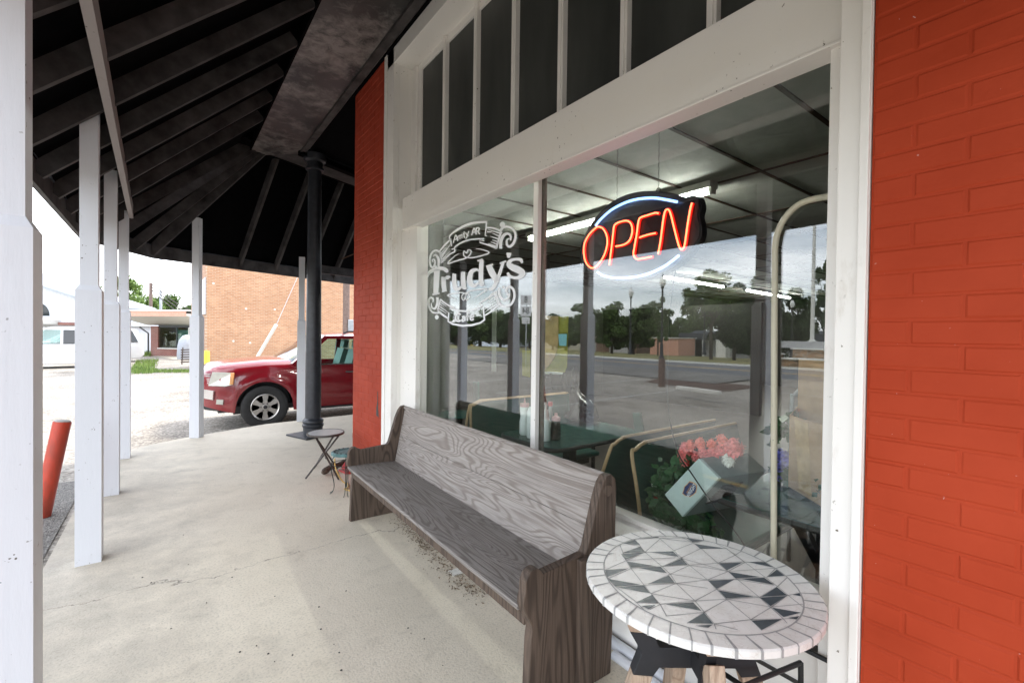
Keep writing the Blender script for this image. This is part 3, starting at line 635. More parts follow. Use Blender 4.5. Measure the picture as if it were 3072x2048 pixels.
g.prism([(-.02, y0, .425), (-.025, y0, .436), (-.02, y0, .447), (.16, y0, .446), (.16, y0, .42)], (0, y1 - y0, 0)); g.prism([(.162, y0, .42), (.162, y0, .445), (.405, y0, .432), (.405, y0, .408)], (0, y1 - y0, 0)); link('seat', g, M['woodseat'], t, local=True, bevel=.003)
g = MB()
def bp(s0, s1): 
    a = Vector((.36, 0, .40)); b = Vector((.452, 0, .882)); n_ = Vector((.98, 0, -.18)); p, q = a.lerp(b, s0), a.lerp(b, s1)
    g.prism([(p.x, y0, p.z), (q.x, y0, q.z), (q.x + .022, y0, q.z - .003), (p.x + .022, y0, p.z - .003)], (0, y1 - y0, 0))
bp(0, .50); bp(.503, .985); link('backrest', g, M['woodback'], t, local=True, bevel=.003)
link('top_rail', MB().tube([(.452, y0, .878), (.452, y1, .878)], .014, 10), M['woodback'], t, local=True, smooth=True)
link('apron', MB().box((.012, y0, .355), (.030, y1, .424)), M['woodend'], t, local=True, bevel=.002)

# ------------------------------------------------------------------ mosaic table
TC = (W(1760, 1690, z=.74) + W(2488, 1880, z=.74)) / 2; 
TR = (W(1760, 1690, z=.74) - W(2488, 1880, z=.74)).length / 2
TX, TY, TZ, TR = -.295, .806, .74, .347
t = thing('mosaic_table', 'round bistro table with cream and blue black mosaic tile top beside the red brick wall', 'table', (TX, TY, 0))
def mc(x, y): v = W(1700 + x / 2.767, 1500 + y / 2.767, z=TZ); return Vector((v.x, v.y, TZ))
g = MB(); n_ = 96
prof = [(TR - .004, TZ - .025), (TR, TZ - .022), (TR, TZ - .004), (TR - .004, TZ)]
g.lathe([(TR * .5, TZ - .025)] + prof, (TX, TY, 0), n_, 0)
dark = [[(580,320),(725,272),(768,312)],[(420,340),(565,330),(610,368)],[(455,440),(610,385),(648,428)],[(310,430),(395,440),(312,446)],[(450,448),(645,434),(487,493)],[(497,508),(748,548),(535,558)],[(690,430),(880,424),(932,470)],[(812,546),(955,484),(1002,534)],[(298,578),(515,566),(338,636)],[(592,562),(782,554),(832,606)],[(350,654),(615,700),(405,714)],[(685,692),(848,624),(898,686)],[(415,722),(640,708),(692,772)],[(575,848),(712,784),(762,856)],[(620,878),(740,868),(680,905)],[(820,864),(1050,848),(1118,918)],[(1000,1018),(1140,936),(1218,1026)],[(1068,1042),(1215,1032),(1175,1058)],[(1060,362),(1300,398),(1110,404)],[(990,305),(1140,308),(1045,348)],[(1335,388),(1380,374),(1430,388)],[(1265,524),(1455,518),(1330,582)],[(1510,514),(1690,504),(1768,552)],[(1342,594),(1605,638),(1400,648)],[(1668,636),(1805,572),(1872,628)],[(1450,654),(1640,644),(1720,700)],[(1175,668),(1390,660),(1245,734)],[(1258,748),(1550,802),(1325,816)],[(1615,802),(1745,722),(1830,790)],[(1605,808),(1825,796),(1692,880)],[(1880,786),(1998,782),(2002,808)],[(1705,892),(1975,944),(1800,970)],[(1840,976),(1950,970),(1920,996)],[(1535,1000),(1785,988),(1620,1078)]]
RI = .290
def clampc(p, r):
    d = Vector((p.x - TX, p.y - TY, 0)); 
    if d.length > r: d *= r / d.length
    return Vector((TX + d.x, TY + d.y, p.z))
def ribbon(mb, pts, w_, mi, dz):
    for a, b in zip(pts[:-1], pts[1:]):
        d = (b - a); 
        if d.length < 1e-4: continue
        s_ = d.normalized().cross(Vector((0, 0, 1))) * w_ / 2; o = Vector((0, 0, dz))
        mb.add([a + s_ + o, b + s_ + o, b - s_ + o, a - s_ + o], [(0, 1, 2, 3)], mi)
lines = [[(565,325),(650,430),(790,548),(860,612),(910,690),(1065,835),(1140,925),(1225,1025),(1240,1070)],[(700,270),(770,315),(890,418),(1020,540),(1170,660),(1245,738),(1325,820),(1530,990),(1620,1080)],[(950,290),(1045,350),(1115,400),(1260,525),(1340,590),(1420,658),(1600,805),(1690,885),(1795,980),(1830,1020)],[(1240,340),(1325,400),(1480,515),(1650,640),(1750,715),(1840,790),(2000,900)],[(420,360),(495,500),(530,560),(640,700),(700,775),(775,862),(830,960)],[(300,580),(345,650),(400,710),(560,830),(640,905)],[(1500,405),(1640,495),(1770,560),(1870,635),(1980,740)],
 [(345,650),(545,562)],[(290,580),(495,500),(650,430),(780,315),(1000,290)],[(545,562),(795,550),(1010,535)],[(795,550),(945,480),(1115,400),(1320,400)],[(890,418),(1050,355),(1150,300)],[(650,430),(890,425)],[(680,695),(860,612),(1020,540),(1260,520),(1480,510)],[(400,712),(640,705),(900,690)],[(1260,520),(1400,455),(1480,405)],[(700,775),(905,690),(1170,660),(1390,655)],[(1170,660),(1340,590),(1480,515),(1700,495)],[(500,500),(640,490),(930,475)],[(780,862),(1065,835),(1325,820),(1600,805)],[(1065,835),(1245,738),(1390,655),(1650,640)],[(1140,930),(1325,825)],[(1245,738),(1600,805)],[(1340,590),(1770,560)],[(1660,640),(1770,562)],[(1530,990),(1700,885),(1830,790),(2005,780)],[(1225,1025),(1530,990),(1790,985),(1940,980)],[(1600,805),(1750,715),(1870,640)],[(690,905),(780,862)],[(820,960),(1140,930)],[(1000,1020),(1140,930)],[(1325,400),(1400,455),(1480,515)],[(1390,655),(1720,705)],[(910,690),(1170,730)],[(1225,1025),(1420,1075)],[(1700,885),(2005,870)],[(780,315),(1110,355)],[(440,340),(600,380)],[(930,475),(1340,590)],[(1065,835),(700,775)],[(1325,820),(1690,885)],[(1020,540),(1170,560),(1340,590)],[(860,612),(1170,660)]]
for ln in lines: ribbon(g, [clampc(mc(*p), RI) for p in ln], .0028, 2, .0007)
for d in dark: 
    q = [clampc(mc(*p), RI - .003) for p in d]; g.add([p + Vector((0, 0, .0012)) for p in q], [(0, 1, 2)], 1)
ring = [Vector((TX + RI * math.cos(a), TY + RI * math.sin(a), TZ)) for a in [2 * math.pi * k / 64 for k in range(65)]]; ribbon(g, ring, .004, 2, .0009)
for k in range(40):
    a = 2 * math.pi * (k + random.uniform(-.12, .12)) / 40; a2 = a + .035; w1, w2 = .004, random.uniform(.004, .009)
    p = Vector((TX + RI * math.cos(a), TY + RI * math.sin(a), 0)); q = Vector((TX + (TR - .004) * math.cos(a2), TY + (TR - .004) * math.sin(a2), 0)); s_ = (q - p).normalized().cross(Vector((0, 0, 1)))
    zz = Vector((0, 0, TZ + .0008)); g.add([p + s_ * w1 / 2 + zz, q + s_ * w2 / 2 + zz, q - s_ * w2 / 2 + zz, p - s_ * w1 / 2 + zz], [(0, 1, 2, 3)], 2)
    q2 = Vector((TX + (TR + .0006) * math.cos(a2), TY + (TR + .0006) * math.sin(a2), 0)); g.add([q + s_ * w2 / 2 + zz, q - s_ * w2 / 2 + zz, q2 - s_ * w2 / 2 + Vector((0, 0, TZ - .004)), q2 + s_ * w2 / 2 + Vector((0, 0, TZ - .004)), q2 + s_ * w2 / 2 + Vector((0, 0, TZ - .0235)), q2 - s_ * w2 / 2 + Vector((0, 0, TZ - .0235))], [(0, 1, 2, 3), (3, 2, 5, 4)], 2)
link('tabletop', g, [M['tile'], M['slate'], M['grout']], t)
link('underside_rail', MB().bar((TX - .2, TY + .12, TZ - .043), (TX + .2, TY - .14, TZ - .043), .05, .022).bar((TX - .12, TY - .2, TZ - .043), (TX + .14, TY + .2, TZ - .044), .05, .022), M['wooddark'], t)
for k, (ax, name_) in enumerate(((Vector((.80, -.60, 0)), 0), (Vector((.60, .80, 0)), 1))):
    n_ = ax.cross(Vector((0, 0, 1))) * .042; c0 = Vector((TX, TY, 0))
    off = Vector((0, 0, 0.0)) if k == 0 else Vector((0, 0, .004))
    def P2(r, z): return c0 + ax * r + Vector((0, 0, z)) - n_ / 2
    outl = [(.214, .57), (.14, .565), (.12, .522), (-.12, .522), (-.14, .565), (-.214, .57), (-.176, .505), (-.203, .435), (-.14, .43), (-.12, .458), (.12, .458), (.14, .43), (.203, .435), (.176, .505)]
    g = MB(); sc_ = 1 if k == 0 else .62; g.prism([P2(r * sc_, z + off.z) for r, z in outl], n_ * (1 if k == 0 else .8)); link('cross_frame', g, M['blackwood'], t, bevel=.002)
    for s_ in (-1, 1):
        g = MB(); 
        if k == 0:
            g.prism([P2(s_ * .214, .5706), P2(s_ * .14, .5656), P2(s_ * .195, .709), P2(s_ * .275, .709)], n_); g.prism([P2(s_ * .203, .4344), P2(s_ * .14, .4294), P2(s_ * .27, .0), P2(s_ * .345, .0)], n_)
        else:
            g.prism([P2(s_ * .135, .575), P2(s_ * .085, .575), P2(s_ * .12, .709), P2(s_ * .18, .709)], n_); g.prism([P2(s_ * .085, .52), P2(s_ * .15, .56), P2(s_ * .30, .0), P2(s_ * .22, .0)], n_ * 1.1)
        link('leg', g, M['woodlite'], t, bevel=.003)
# black iron stand behind the mosaic table
t = thing('iron_stand', 'thin black wrought iron stand half hidden under the mosaic table by the wall', 'stand', (-.1, .7, 0))
top = [W(2372, 1953, z=.47), W(2497, 2021, z=.47)]
sx_ = [Vector((-.02, .60, .47)), Vector((.03, .99, .47)), Vector((-.24, 1.05, .47)), Vector((-.27, .66, .47))]
link('top_frame', MB().tube([Vector((.05, .50, .47)), Vector((.05, .99, .47)), Vector((-.26, 1.05, .47)), Vector((-.28, .66, .47)), Vector((-.03, .60, .47))], .008, 8), M['iron'], t)
for p in ((-.03, .60), (.05, .99), (-.26, 1.05), (-.28, .66)):
    link('leg', MB().tube(spline([(p[0], p[1], .47), (p[0] + .008, p[1], .3), (p[0] - .005, p[1] - .004, .12), (p[0] - .02, p[1] - .01, 0.005)], 4), .0085, 8), M['iron'], t, smooth=True)

# folding patio table, teal stand, clutter
c_ = W(977, 1298, y=4.92); r_ = .18
t = thing('folding_table', 'small round folding patio table with frosted glass top beside the iron column', 'table', (c_.x, c_.y, 0))
link('glass_top', MB().lathe([(.01, c_.z), (r_ - .01, c_.z), (r_ - .01, c_.z + .007), (.01, c_.z + .007)], (c_.x, c_.y, 0), 40), M['frost'], t)
link('rim', MB().lathe([(r_ - .01, c_.z - .012), (r_, c_.z - .012), (r_ + .002, c_.z), (r_, c_.z + .009), (r_ - .01, c_.z + .009)], (c_.x, c_.y, 0), 40, cap=False), M['graym'], t)
f1 = W(917, 1436, z=0); f2 = W(1016, 1439, z=0); f3 = f1 + Vector((.20, .42, 0)); f4 = f2 + Vector((.10, .40, 0))
for a, b in ((f1, (c_.x + .12, c_.y - .08)), (f2, (c_.x - .12, c_.y - .08)), (f3, (c_.x + .13, c_.y + .08)), (f4, (c_.x - .10, c_.y + .09))):
    link('leg', MB().tube([a + Vector((0, 0, .006)), (b[0], b[1], c_.z - .01)], .0095, 8), M['graym'], t)
link('cross_brace', MB().tube([f1.lerp(Vector((c_.x + .14, c_.y - .12, c_.z)), .23), f3.lerp(Vector((c_.x + .19, c_.y + .1, c_.z)), .23)], .006, 6).tube([f2.lerp(Vector((c_.x - .15, c_.y - .1, c_.z)), .5), f1.lerp(Vector((c_.x + .14, c_.y - .12, c_.z)), .52)], .006, 6), M['graym'], t)
s0 = W(975, 1482, z=0); s1 = W(1034, 1497, z=0); c_ = W(1041, 1354, y=4.38); rr = .14
t = thing('plant_stand', 'low round wire plant stand with chipped teal top beside the far end of the pew', 'plant stand', (c_.x, c_.y, 0))
g = MB(); g.lathe([(.01, c_.z - .006), (rr - .02, c_.z - .02), (rr, c_.z - .02), (rr + .002, c_.z), (rr - .012, c_.z + .008), (rr * .62, c_.z + .004), (rr * .6, c_.z + .001), (.01, c_.z + .001)], (c_.x, c_.y, 0), 36)
for k in range(16):
    a = k * .393; g.lathe([(.003, .0), (.010, .002), (.008, .006), (.002, .007)], (c_.x + rr * .8 * math.cos(a), c_.y + rr * .8 * math.sin(a), c_.z + .005), 6, 1)
link('top', g, [M['teal'], M['signblk']], t)
for k in range(4):
    a = math.pi * (.0 + k * .5) + math.atan2(s0.y - c_.y, s0.x - c_.x) ; d = Vector((math.cos(a), math.sin(a), 0)); c2 = Vector((c_.x, c_.y, 0))
    g = MB()
    for o_ in (-.012, .012):
        e_ = d.cross(Vector((0, 0, 1))) * o_
        g.tube(spline([c2 + d * rr * .55 + e_ * .4 + Vector((0, 0, c_.z - .02)), c2 + d * rr * .9 + e_ * .5 + Vector((0, 0, c_.z - .06)), c2 + d * rr * .98 + e_ * .5 + Vector((0, 0, c_.z * .6)), c2 + d * rr * .80 + e_ * .5 + Vector((0, 0, c_.z * .25)), c2 + d * rr * .85 + e_ + Vector((0, 0, .03)), c2 + d * rr * 1.05 + e_ * 1.6 + Vector((0, 0, .006))], 4), .0036, 6)
    link('leg', g, M['greeniron'], t, smooth=True)
link('wire_hoop', MB().tube([(c_.x + rr * .93 * math.cos(q * .2618), c_.y + rr * .93 * math.sin(q * .2618), c_.z * .72) for q in range(24)], .003, 6, closed=True), M['greeniron'], t)
a = W(968, 1418, z=.03); b = W(1045, 1380, z=.06)
tag(link('wood_billet', MB().tube(spline([a, a.lerp(b, .3) + Vector((0, 0, .02)), a.lerp(b, .6), b], 4), .035, 8, rs=[.02, .034, .036, .03, .03, .033, .034, .03, .03, .032, .03, .028, .02]), M['woodend'], smooth=True), 'short brown piece of wood on the floor behind the plant stand legs', 'wood')
a = W(1003, 1372, z=.2)
tag(link('electrical_cable', MB().tube(spline([W(1004, 1375, y=4.75), W(1006, 1400, y=4.72), W(1016, 1425, y=4.68), W(1030, 1445, z=.012), W(1045, 1452, z=.012), W(1043, 1462, z=.012), W(1033, 1466, z=.012), W(1050, 1471, z=.012)], 6), .006, 8), M['cord'], smooth=True), 'loose yellow electrical cord hanging behind the teal plant stand', 'cord')
g = MB(); a = W(1030, 1405, y=4.7); b = W(1052, 1370, y=4.75); g.bar(a, b, .05, .02); g.bar(a + Vector((-.01, 0, -.03)), a + Vector((.10, .02, -.05)), .16, .02)
tag(link('dustpan', g, M['redplastic'], bevel=.004), 'small red plastic tool leaning behind the plant stand by the brick pier', 'tool')

# bent cream pipe outside the glass at the right jamb
P = [W(2321, 1690, x=.236), W(2323, 1000, x=.236), W(2325, 745, x=.236)] 
P = [P[0], P[1]] + spline([P[2], W(2331, 705, x=.236), W(2350, 662, x=.236), W(2385, 622, x=.236), W(2430, 600, x=.236), W(2500, 588, x=.236), W(2530, 587, x=.236)], 5)
P[0].x = .236; q0 = Vector((.236, P[0].y, .585))
tag(link('bent_pipe', MB().tube([q0] + P, .0115, 14), M['cream'], smooth=True), 'cream painted metal pipe with a rounded bend, standing upright outside the right window pane', 'pipe')

# ------------------------------------------------------------------ OPEN sign
XS = .40
t = thing('open_sign', 'glowing red and blue neon sign reading OPEN hanging inside the right window pane', 'neon sign', (XS, 1.65, 1.8))
def o_(x, y, xx=XS): return W(1720 + x / 4.9, 540 + y / 4.9, x=xx)
outl = [(95, 1230), (80, 1060), (110, 900), (180, 740), (270, 590), (400, 440), (560, 310), (760, 210), (1000, 160), (1250, 160), (1480, 195), (1620, 245), (1700, 222), (1780, 225), (1840, 270), (1862, 400), (1835, 520), (1862, 640), (1870, 760), (1840, 880), (1770, 970), (1700, 1080), (1560, 1210), (1380, 1330), (1150, 1430), (900, 1480), (680, 1490), (480, 1450), (340, 1390), (200, 1330)]
poly = [o_(*p) for p in outl]; cen = sum(poly, Vector()) / len(poly); poly = spline(poly, 3, True)
link('sign_back', MB().prism([p + Vector((.012, 0, 0)) for p in poly], (.045, 0, 0)), M['signblack'], t)
link('sign_face', MB().prism([cen + (p - cen) * .975 + Vector((.006, 0, 0)) for p in poly], (.006, 0, 0)), M['signblack'], t)
strokes = {'letter_o': [(345, 690), (240, 790), (165, 930), (155, 1090), (190, 1220), (260, 1290), (340, 1265), (440, 1130), (495, 960), (490, 820), (440, 720), (385, 690), (345, 690)],
 'letter_p': [(527, 1250), (560, 1000), (590, 740), (610, 660), (690, 615), (790, 600), (850, 650), (865, 760), (830, 880), (760, 940), (680, 965), (620, 975)],
 'letter_e': [(1250, 490), (1200, 485), (1080, 520), (985, 555), (955, 620), (930, 800), (895, 1000), (885, 1090), (920, 1155), (1000, 1155), (1155, 1125)],
 'letter_e_bar': [(970, 845), (1090, 805), (1208, 780)], 'letter_n': [(1245, 1090), (1280, 900), (1325, 560), (1355, 450), (1395, 435), (1430, 500), (1480, 700), (1540, 930), (1575, 1010), (1610, 1010), (1640, 930), (1680, 650), (1720, 420), (1745, 335)]}
for k, v in strokes.items():
    pts = spline([o_(*p, xx=XS - .012) for p in v], 6); e = link(k, MB().tube(pts, .0042, 8), M['neonred'], t, smooth=True)
    link('halo_glow_tube', MB().tube([p + Vector((.010, 0, 0)) for p in pts], .0085, 8), M['neonhalo'], e, smooth=True)  # glow of the letter, painted by an added emissive tube behind it
for v in ([(328, 672), (400, 580), (560, 440), (760, 335), (960, 280), (1180, 265), (1360, 290), (1525, 322)], [(355, 1355), (440, 1405), (620, 1440), (860, 1430), (1080, 1385), (1300, 1290), (1450, 1190), (1552, 1108)]):
    link('blue_arc', MB().tube(spline([o_(*p, xx=XS - .012) for p in v], 6), .0068, 10), M['neonblue'], t, smooth=True)
for px, py in ((640, 300), (1250, 140)):
    a = o_(px, py, XS + .03); top = Vector((a.x, a.y, 2.77)); g = MB(); n_ = int((top.z - a.z) / .02)
    for i in range(n_):
        z = a.z + .02 * i; dd = Vector((0, .004, 0)) if i % 2 else Vector((.004, 0, 0))
        g.tube([Vector((a.x, a.y, z)) - dd, Vector((a.x, a.y, z + .011)) - dd, Vector((a.x, a.y, z + .022)), Vector((a.x, a.y, z + .011)) + dd], .0011, 4, closed=True)
    link('chain', g, M['graym'], t)
link('hook_ring', MB().tube([o_(1250, 150, XS + .03) + Vector((0, .012 * math.cos(q), .012 * math.sin(q))) for q in [k * .6283 for k in range(10)]], .0022, 6, closed=True), M['graym'], t)
cdp = spline([o_(1500, 1300, XS + .05), W(2010, 950, x=.36), W(2002, 1150, x=.34), W(2010, 1260, x=.31), W(2035, 1360, x=.29), W(2075, 1420, x=.29), W(2130, 1500, x=.30), W(2210, 1600, x=.32), W(2260, 1680, x=.34)], 6)
tag(link('power_cord', MB().tube(cdp, .0032, 8), M['iron'], smooth=True), 'thin dark power cord dangling inside the glass down across the pale appliance', 'cord')

# ------------------------------------------------------------------ lettering on the left pane
XL = XG - .0012
lett = link('window_lettering', MB(), M['vinyl'], B) if False else None
G = MB()
def lp(x, y): return W(1250 + x / 4.3568, 640 + y / 4.3568, x=XL)
def stroke(pts, w0, w1=None, n=7, ws=None, sm=True):
    """tapered flat ribbon following points; widths in crop pixels"""
    k = len(pts); ws = [q * 1.28 * BOLD for q in ws] if ws else [w0 * 1.28 * BOLD + (w1 * 1.28 - w0 * 1.28 if w1 is not None else 0) * BOLD * i / (k - 1) for i in range(k)]
    P3 = [Vector((p[0], p[1], q)) for p, q in zip(pts, ws)]
    if sm and k > 2: P3 = spline(P3, n)
    Lf, Rt = [], []
    for i, p in enumerate(P3):
        a = P3[max(i - 1, 0)]; b = P3[min(i + 1, len(P3) - 1)]; d = Vector((b.x - a.x, b.y - a.y)); d = d.normalized() if d.length > 1e-6 else Vector((1, 0)); nn = Vector((-d.y, d.x)) * max(p.z, 1) / 2
        Lf.append(lp(p.x + nn.x, p.y + nn.y)); Rt.append(lp(p.x - nn.x, p.y - nn.y))
    m_ = len(P3); V = Lf + Rt; V += [v + Vector((.0009, 0, 0)) for v in V]
    F = [(i, i + 1, m_ + i + 1, m_ + i) for i in range(m_ - 1)]; F += [(2*m_ + i, 3*m_ + i, 3*m_ + i + 1, 2*m_ + i + 1) for i in range(m_ - 1)]
    F += [(i, 2*m_ + i, 2*m_ + i + 1, i + 1) for i in range(m_ - 1)] + [(m_ + i, m_ + i + 1, 3*m_ + i + 1, 3*m_ + i) for i in range(m_ - 1)]
    G.add(V, F)
def dot(x, y, r, ry=None): stroke([(x, y - (ry or r)), (x, y - (ry or r) * .5), (x, y), (x, y + (ry or r) * .5), (x, y + (ry or r))], 0, ws=[r * .5, r * 1.75, r * 2, r * 1.75, r * .5], n=3)
# Trudy's
BOLD = 1.3
stroke([(132, 835), (165, 775), (215, 745), (290, 722), (350, 722), (385, 745), (400, 772)], 0, ws=[14, 24, 26, 30, 28, 30, 16])
stroke([(265, 728), (258, 850), (250, 1050)], 0, ws=[46, 44, 38]); stroke([(205, 1060), (295, 1043)], 14)
stroke([(325, 835), (352, 838)], 12); stroke([(350, 832), (352, 920), (362, 1012)], 0, ws=[34, 36, 34]); stroke([(328, 1022), (392, 1008)], 12); stroke([(355, 890), (378, 850), (405, 835), (425, 850)], 0, ws=[12, 20, 28, 32])
stroke([(465, 795), (490, 790)], 12); stroke([(490, 790), (490, 900), (505, 975), (545, 990), (600, 945)], 0, ws=[30, 34, 34, 24, 12]); stroke([(580, 775), (608, 768)], 12); stroke([(606, 765), (606, 880), (618, 965), (650, 978)], 0, ws=[34, 36, 34, 12])
stroke([(826, 760), (775, 735), (715, 765), (692, 850), (705, 920), (750, 945), (820, 900)], 0, ws=[12, 22, 34, 42, 38, 26, 14]); stroke([(795, 622), (860, 600)], 14); stroke([(848, 605), (840, 760), (842, 900), (862, 940)], 0, ws=[32, 36, 36, 30]); stroke([(845, 945), (882, 928)], 12)
stroke([(908, 695), (998, 665)], 14); stroke([(945, 690), (985, 780), (1045, 875)], 0, ws=[46, 50, 44]); stroke([(1085, 655), (1168, 625)], 14); stroke([(1128, 645), (1085, 780), (1030, 920), (985, 985), (940, 985)], 0, ws=[22, 24, 26, 26, 16])
stroke([(1205, 515), (1203, 545), (1198, 582)], 0, ws=[38, 34, 18])
stroke([(1378, 650), (1355, 605), (1290, 600), (1225, 620), (1205, 665), (1250, 705), (1320, 735), (1380, 780), (1350, 830), (1280, 842), (1215, 820), (1188, 775)], 0, ws=[16, 26, 20, 26, 40, 50, 54, 48, 32, 22, 24, 20])
# upper banner
BOLD = 1.05
stroke([(455, 430), (445, 370), (430, 300), (500, 235), (600, 175), (720, 130), (830, 115), (915, 112)], 0, ws=[12, 12, 12, 18, 22, 22, 20, 18], sm=True); stroke([(912, 112), (905, 200), (893, 292)], 0, ws=[14, 12, 10]); stroke([(893, 290), (918, 296)], 8)
stroke([(330, 640), (370, 590), (440, 530), (495, 495), (500, 440), (600, 375), (720, 340), (880, 330)], 0, ws=[14, 12, 14, 12, 14, 16, 14, 12]); stroke([(880, 330), (860, 352), (885, 362), (825, 350), (825, 380), (940, 415), (1040, 455)], 0, ws=[10, 8, 8, 10, 12, 16, 18], sm=False)
stroke([(455, 470), (490, 460)], 12); stroke([(300, 500), (330, 640)], 14); stroke([(300, 495), (370, 410), (440, 345)], 0, ws=[14, 16, 12]); stroke([(1040, 460), (1065, 360), (1105, 240)], 18); stroke([(915, 185), (1010, 195), (1105, 235)], 0, ws=[14, 16, 20])
for a, b in (((315, 525), (390, 440)), ((325, 545), (420, 430)), ((330, 570), (450, 385)), ((335, 600), (440, 490)), ((345, 612), (400, 560))): stroke([a, b], 11, 3)
for a, b in (((1090, 262), (930, 210)), ((1080, 300), (990, 258)), ((1070, 335), (960, 300)), ((1060, 372), (985, 345)), ((1055, 405), (965, 372)), ((1045, 435), (930, 392)), ((920, 240), (990, 248))): stroke([a, b], 15, 4)
# scrolls
stroke([(320, 650), (320, 560), (290, 500), (240, 485), (190, 530), (170, 610), (185, 690), (220, 700), (240, 640), (225, 600), (205, 610), (215, 640)], 0, ws=[12, 16, 18, 18, 18, 16, 18, 20, 16, 12, 10, 8]); stroke([(285, 695), (285, 600), (250, 545), (215, 560)], 0, ws=[20, 24, 18, 10]); dot(250, 700, 11, 20)
stroke([(1095, 225), (1130, 185), (1190, 175), (1260, 210), (1290, 290), (1270, 380), (1220, 432), (1180, 410), (1180, 350), (1215, 330), (1225, 360)], 0, ws=[26, 20, 18, 18, 22, 24, 26, 22, 18, 12, 6]); stroke([(1098, 462), (1100, 370), (1135, 290), (1190, 265), (1228, 300), (1228, 350)], 0, ws=[26, 30, 28, 24, 20, 10]); dot(1120, 148, 26, 38)
stroke([(320, 1290), (265, 1300), (200, 1285), (160, 1210), (158, 1130), (185, 1100), (215, 1120), (210, 1165)], 0, ws=[14, 16, 18, 20, 18, 16, 14, 8]); stroke([(270, 1095), (270, 1170), (240, 1240), (200, 1230), (190, 1170)], 0, ws=[24, 22, 20, 16, 8]); dot(262, 1356, 18, 30)
stroke([(1040, 1010), (1050, 1100), (1090, 1190), (1150, 1215), (1230, 1190), (1275, 1100), (1265, 1000), (1210, 955), (1170, 1000), (1190, 1060), (1215, 1040)], 0, ws=[14, 16, 18, 18, 20, 22, 22, 22, 18, 16, 8]); stroke([(1075, 975), (1085, 1070), (1130, 1130), (1190, 1110), (1215, 1050)], 0, ws=[18, 22, 22, 20, 14]); dot(1135, 965, 14, 20)
# flourishes
stroke([(552, 522), (480, 570), (405, 655), (520, 620), (640, 585), (695, 540), (710, 490), (670, 478), (650, 520), (620, 490), (612, 540), (640, 570), (720, 580), (840, 555), (945, 515), (880, 480), (775, 460)], 0, ws=[4, 8, 12, 12, 12, 10, 10, 10, 10, 10, 10, 10, 12, 12, 12, 10, 6], n=5)
stroke([(528, 1138), (480, 1110), (405, 1070), (500, 1045), (600, 1035), (640, 1060), (620, 1130), (590, 1110), (600, 1060), (660, 1040), (685, 1090), (650, 1130), (640, 1080), (680, 1020), (780, 1000), (920, 985), (840, 1050), (750, 1112)], 0, ws=[4, 6, 10, 12, 12, 10, 10, 9, 9, 9, 9, 9, 9, 10, 12, 12, 10, 4], n=5)
# lower banner
stroke([(310, 1120), (360, 1165), (440, 1215), (480, 1228)], 0, ws=[12, 14, 14, 10]); stroke([(480, 1215), (490, 1250), (445, 1235), (540, 1270), (640, 1278), (740, 1260), (830, 1225), (858, 1195), (820, 1190), (838, 1160), (940, 1100), (1010, 1025)], 0, ws=[10, 12, 12, 16, 18, 18, 16, 10, 8, 12, 14, 14], sm=False)
stroke([(420, 1300), (410, 1410), (470, 1445), (600, 1468), (720, 1460), (830, 1430), (885, 1390), (868, 1240)], 0, ws=[12, 14, 18, 20, 20, 18, 16, 12], sm=False)
stroke([(310, 1125), (290, 1200), (275, 1260)], 12); stroke([(275, 1270), (340, 1325), (415, 1375)], 0, ws=[16, 20, 16]); stroke([(1065, 1205), (960, 1290), (885, 1335)], 0, ws=[14, 16, 14]); stroke([(1010, 1020), (1040, 1110), (1068, 1200)], 14)
for a, b in (((312, 1160), (390, 1215)), ((305, 1185), (360, 1225)), ((300, 1215), (420, 1300)), ((292, 1245), (385, 1305)), ((1010, 1060), (880, 1150)), ((1020, 1090), (930, 1160)), ((1035, 1120), (950, 1175)), ((1050, 1150), (880, 1262)), ((1060, 1180), (875, 1300)), ((870, 1225), (930, 1235))): stroke([a, b], 10, 3)
# small words drawn as strokes
def word(ch, x, y, s, sk=-.35, wd=9):
    """tiny serif alphabet on a unit cell; s = height; baseline rises by sk"""
    Lt = {'A': [[(0, 1), (.35, 0), (.62, 1)], [(.12, .62), (.5, .62)]], 'm': [[(0, .4), (.02, 1)], [(.02, .55), (.2, .4), (.3, .55), (.3, 1)], [(.3, .55), (.48, .4), (.58, .55), (.58, 1)]], 'i': [[(0, .4), (0, 1)], [(0, .14), (0, .22)]],
          't': [[(.1, .1), (.1, .9), (.24, 1)], [(-.08, .42), (.28, .42)]], 'y': [[(0, .4), (.2, .95)], [(.42, .4), (.15, 1.15), (-.02, 1.3)]], ',': [[(0, .9), (-.04, 1.12)]], 'R': [[(0, 0), (0, 1)], [(0, .02), (.35, .05), (.42, .27), (.3, .48), (0, .5)], [(.2, .5), (.5, 1)]],
          'C': [[(.62, .2), (.42, .02), (.15, .1), (.0, .45), (.1, .85), (.4, 1), (.64, .85)]], 'a': [[(.05, .5), (.22, .4), (.36, .52), (.38, 1)], [(.36, .65), (.12, .68), (.02, .85), (.14, 1), (.36, .88)]], 'f': [[(.4, .08), (.22, 0), (.14, .2), (.14, 1)], [(-.04, .42), (.36, .42)]], 'e': [[(.02, .68), (.4, .62), (.34, .42), (.15, .4), (.0, .62), (.05, .92), (.24, 1), (.42, .88)]]}
    for c_, (gx, gy) in ch:
        for st in Lt[c_]: stroke([(gx + q[0] * s, gy - s + q[1] * s + sk * q[0] * s) for q in st], wd, n=4)
word([('A', (478, 388)), ('m', (538, 352)), ('i', (592, 328)), ('t', (610, 322)), ('y', (640, 305)), (',', (672, 290))], 0, 0, 92, -.45, 10); word([('A', (718, 285)), ('R', (778, 278))], 0, 0, 90, -.12, 11)
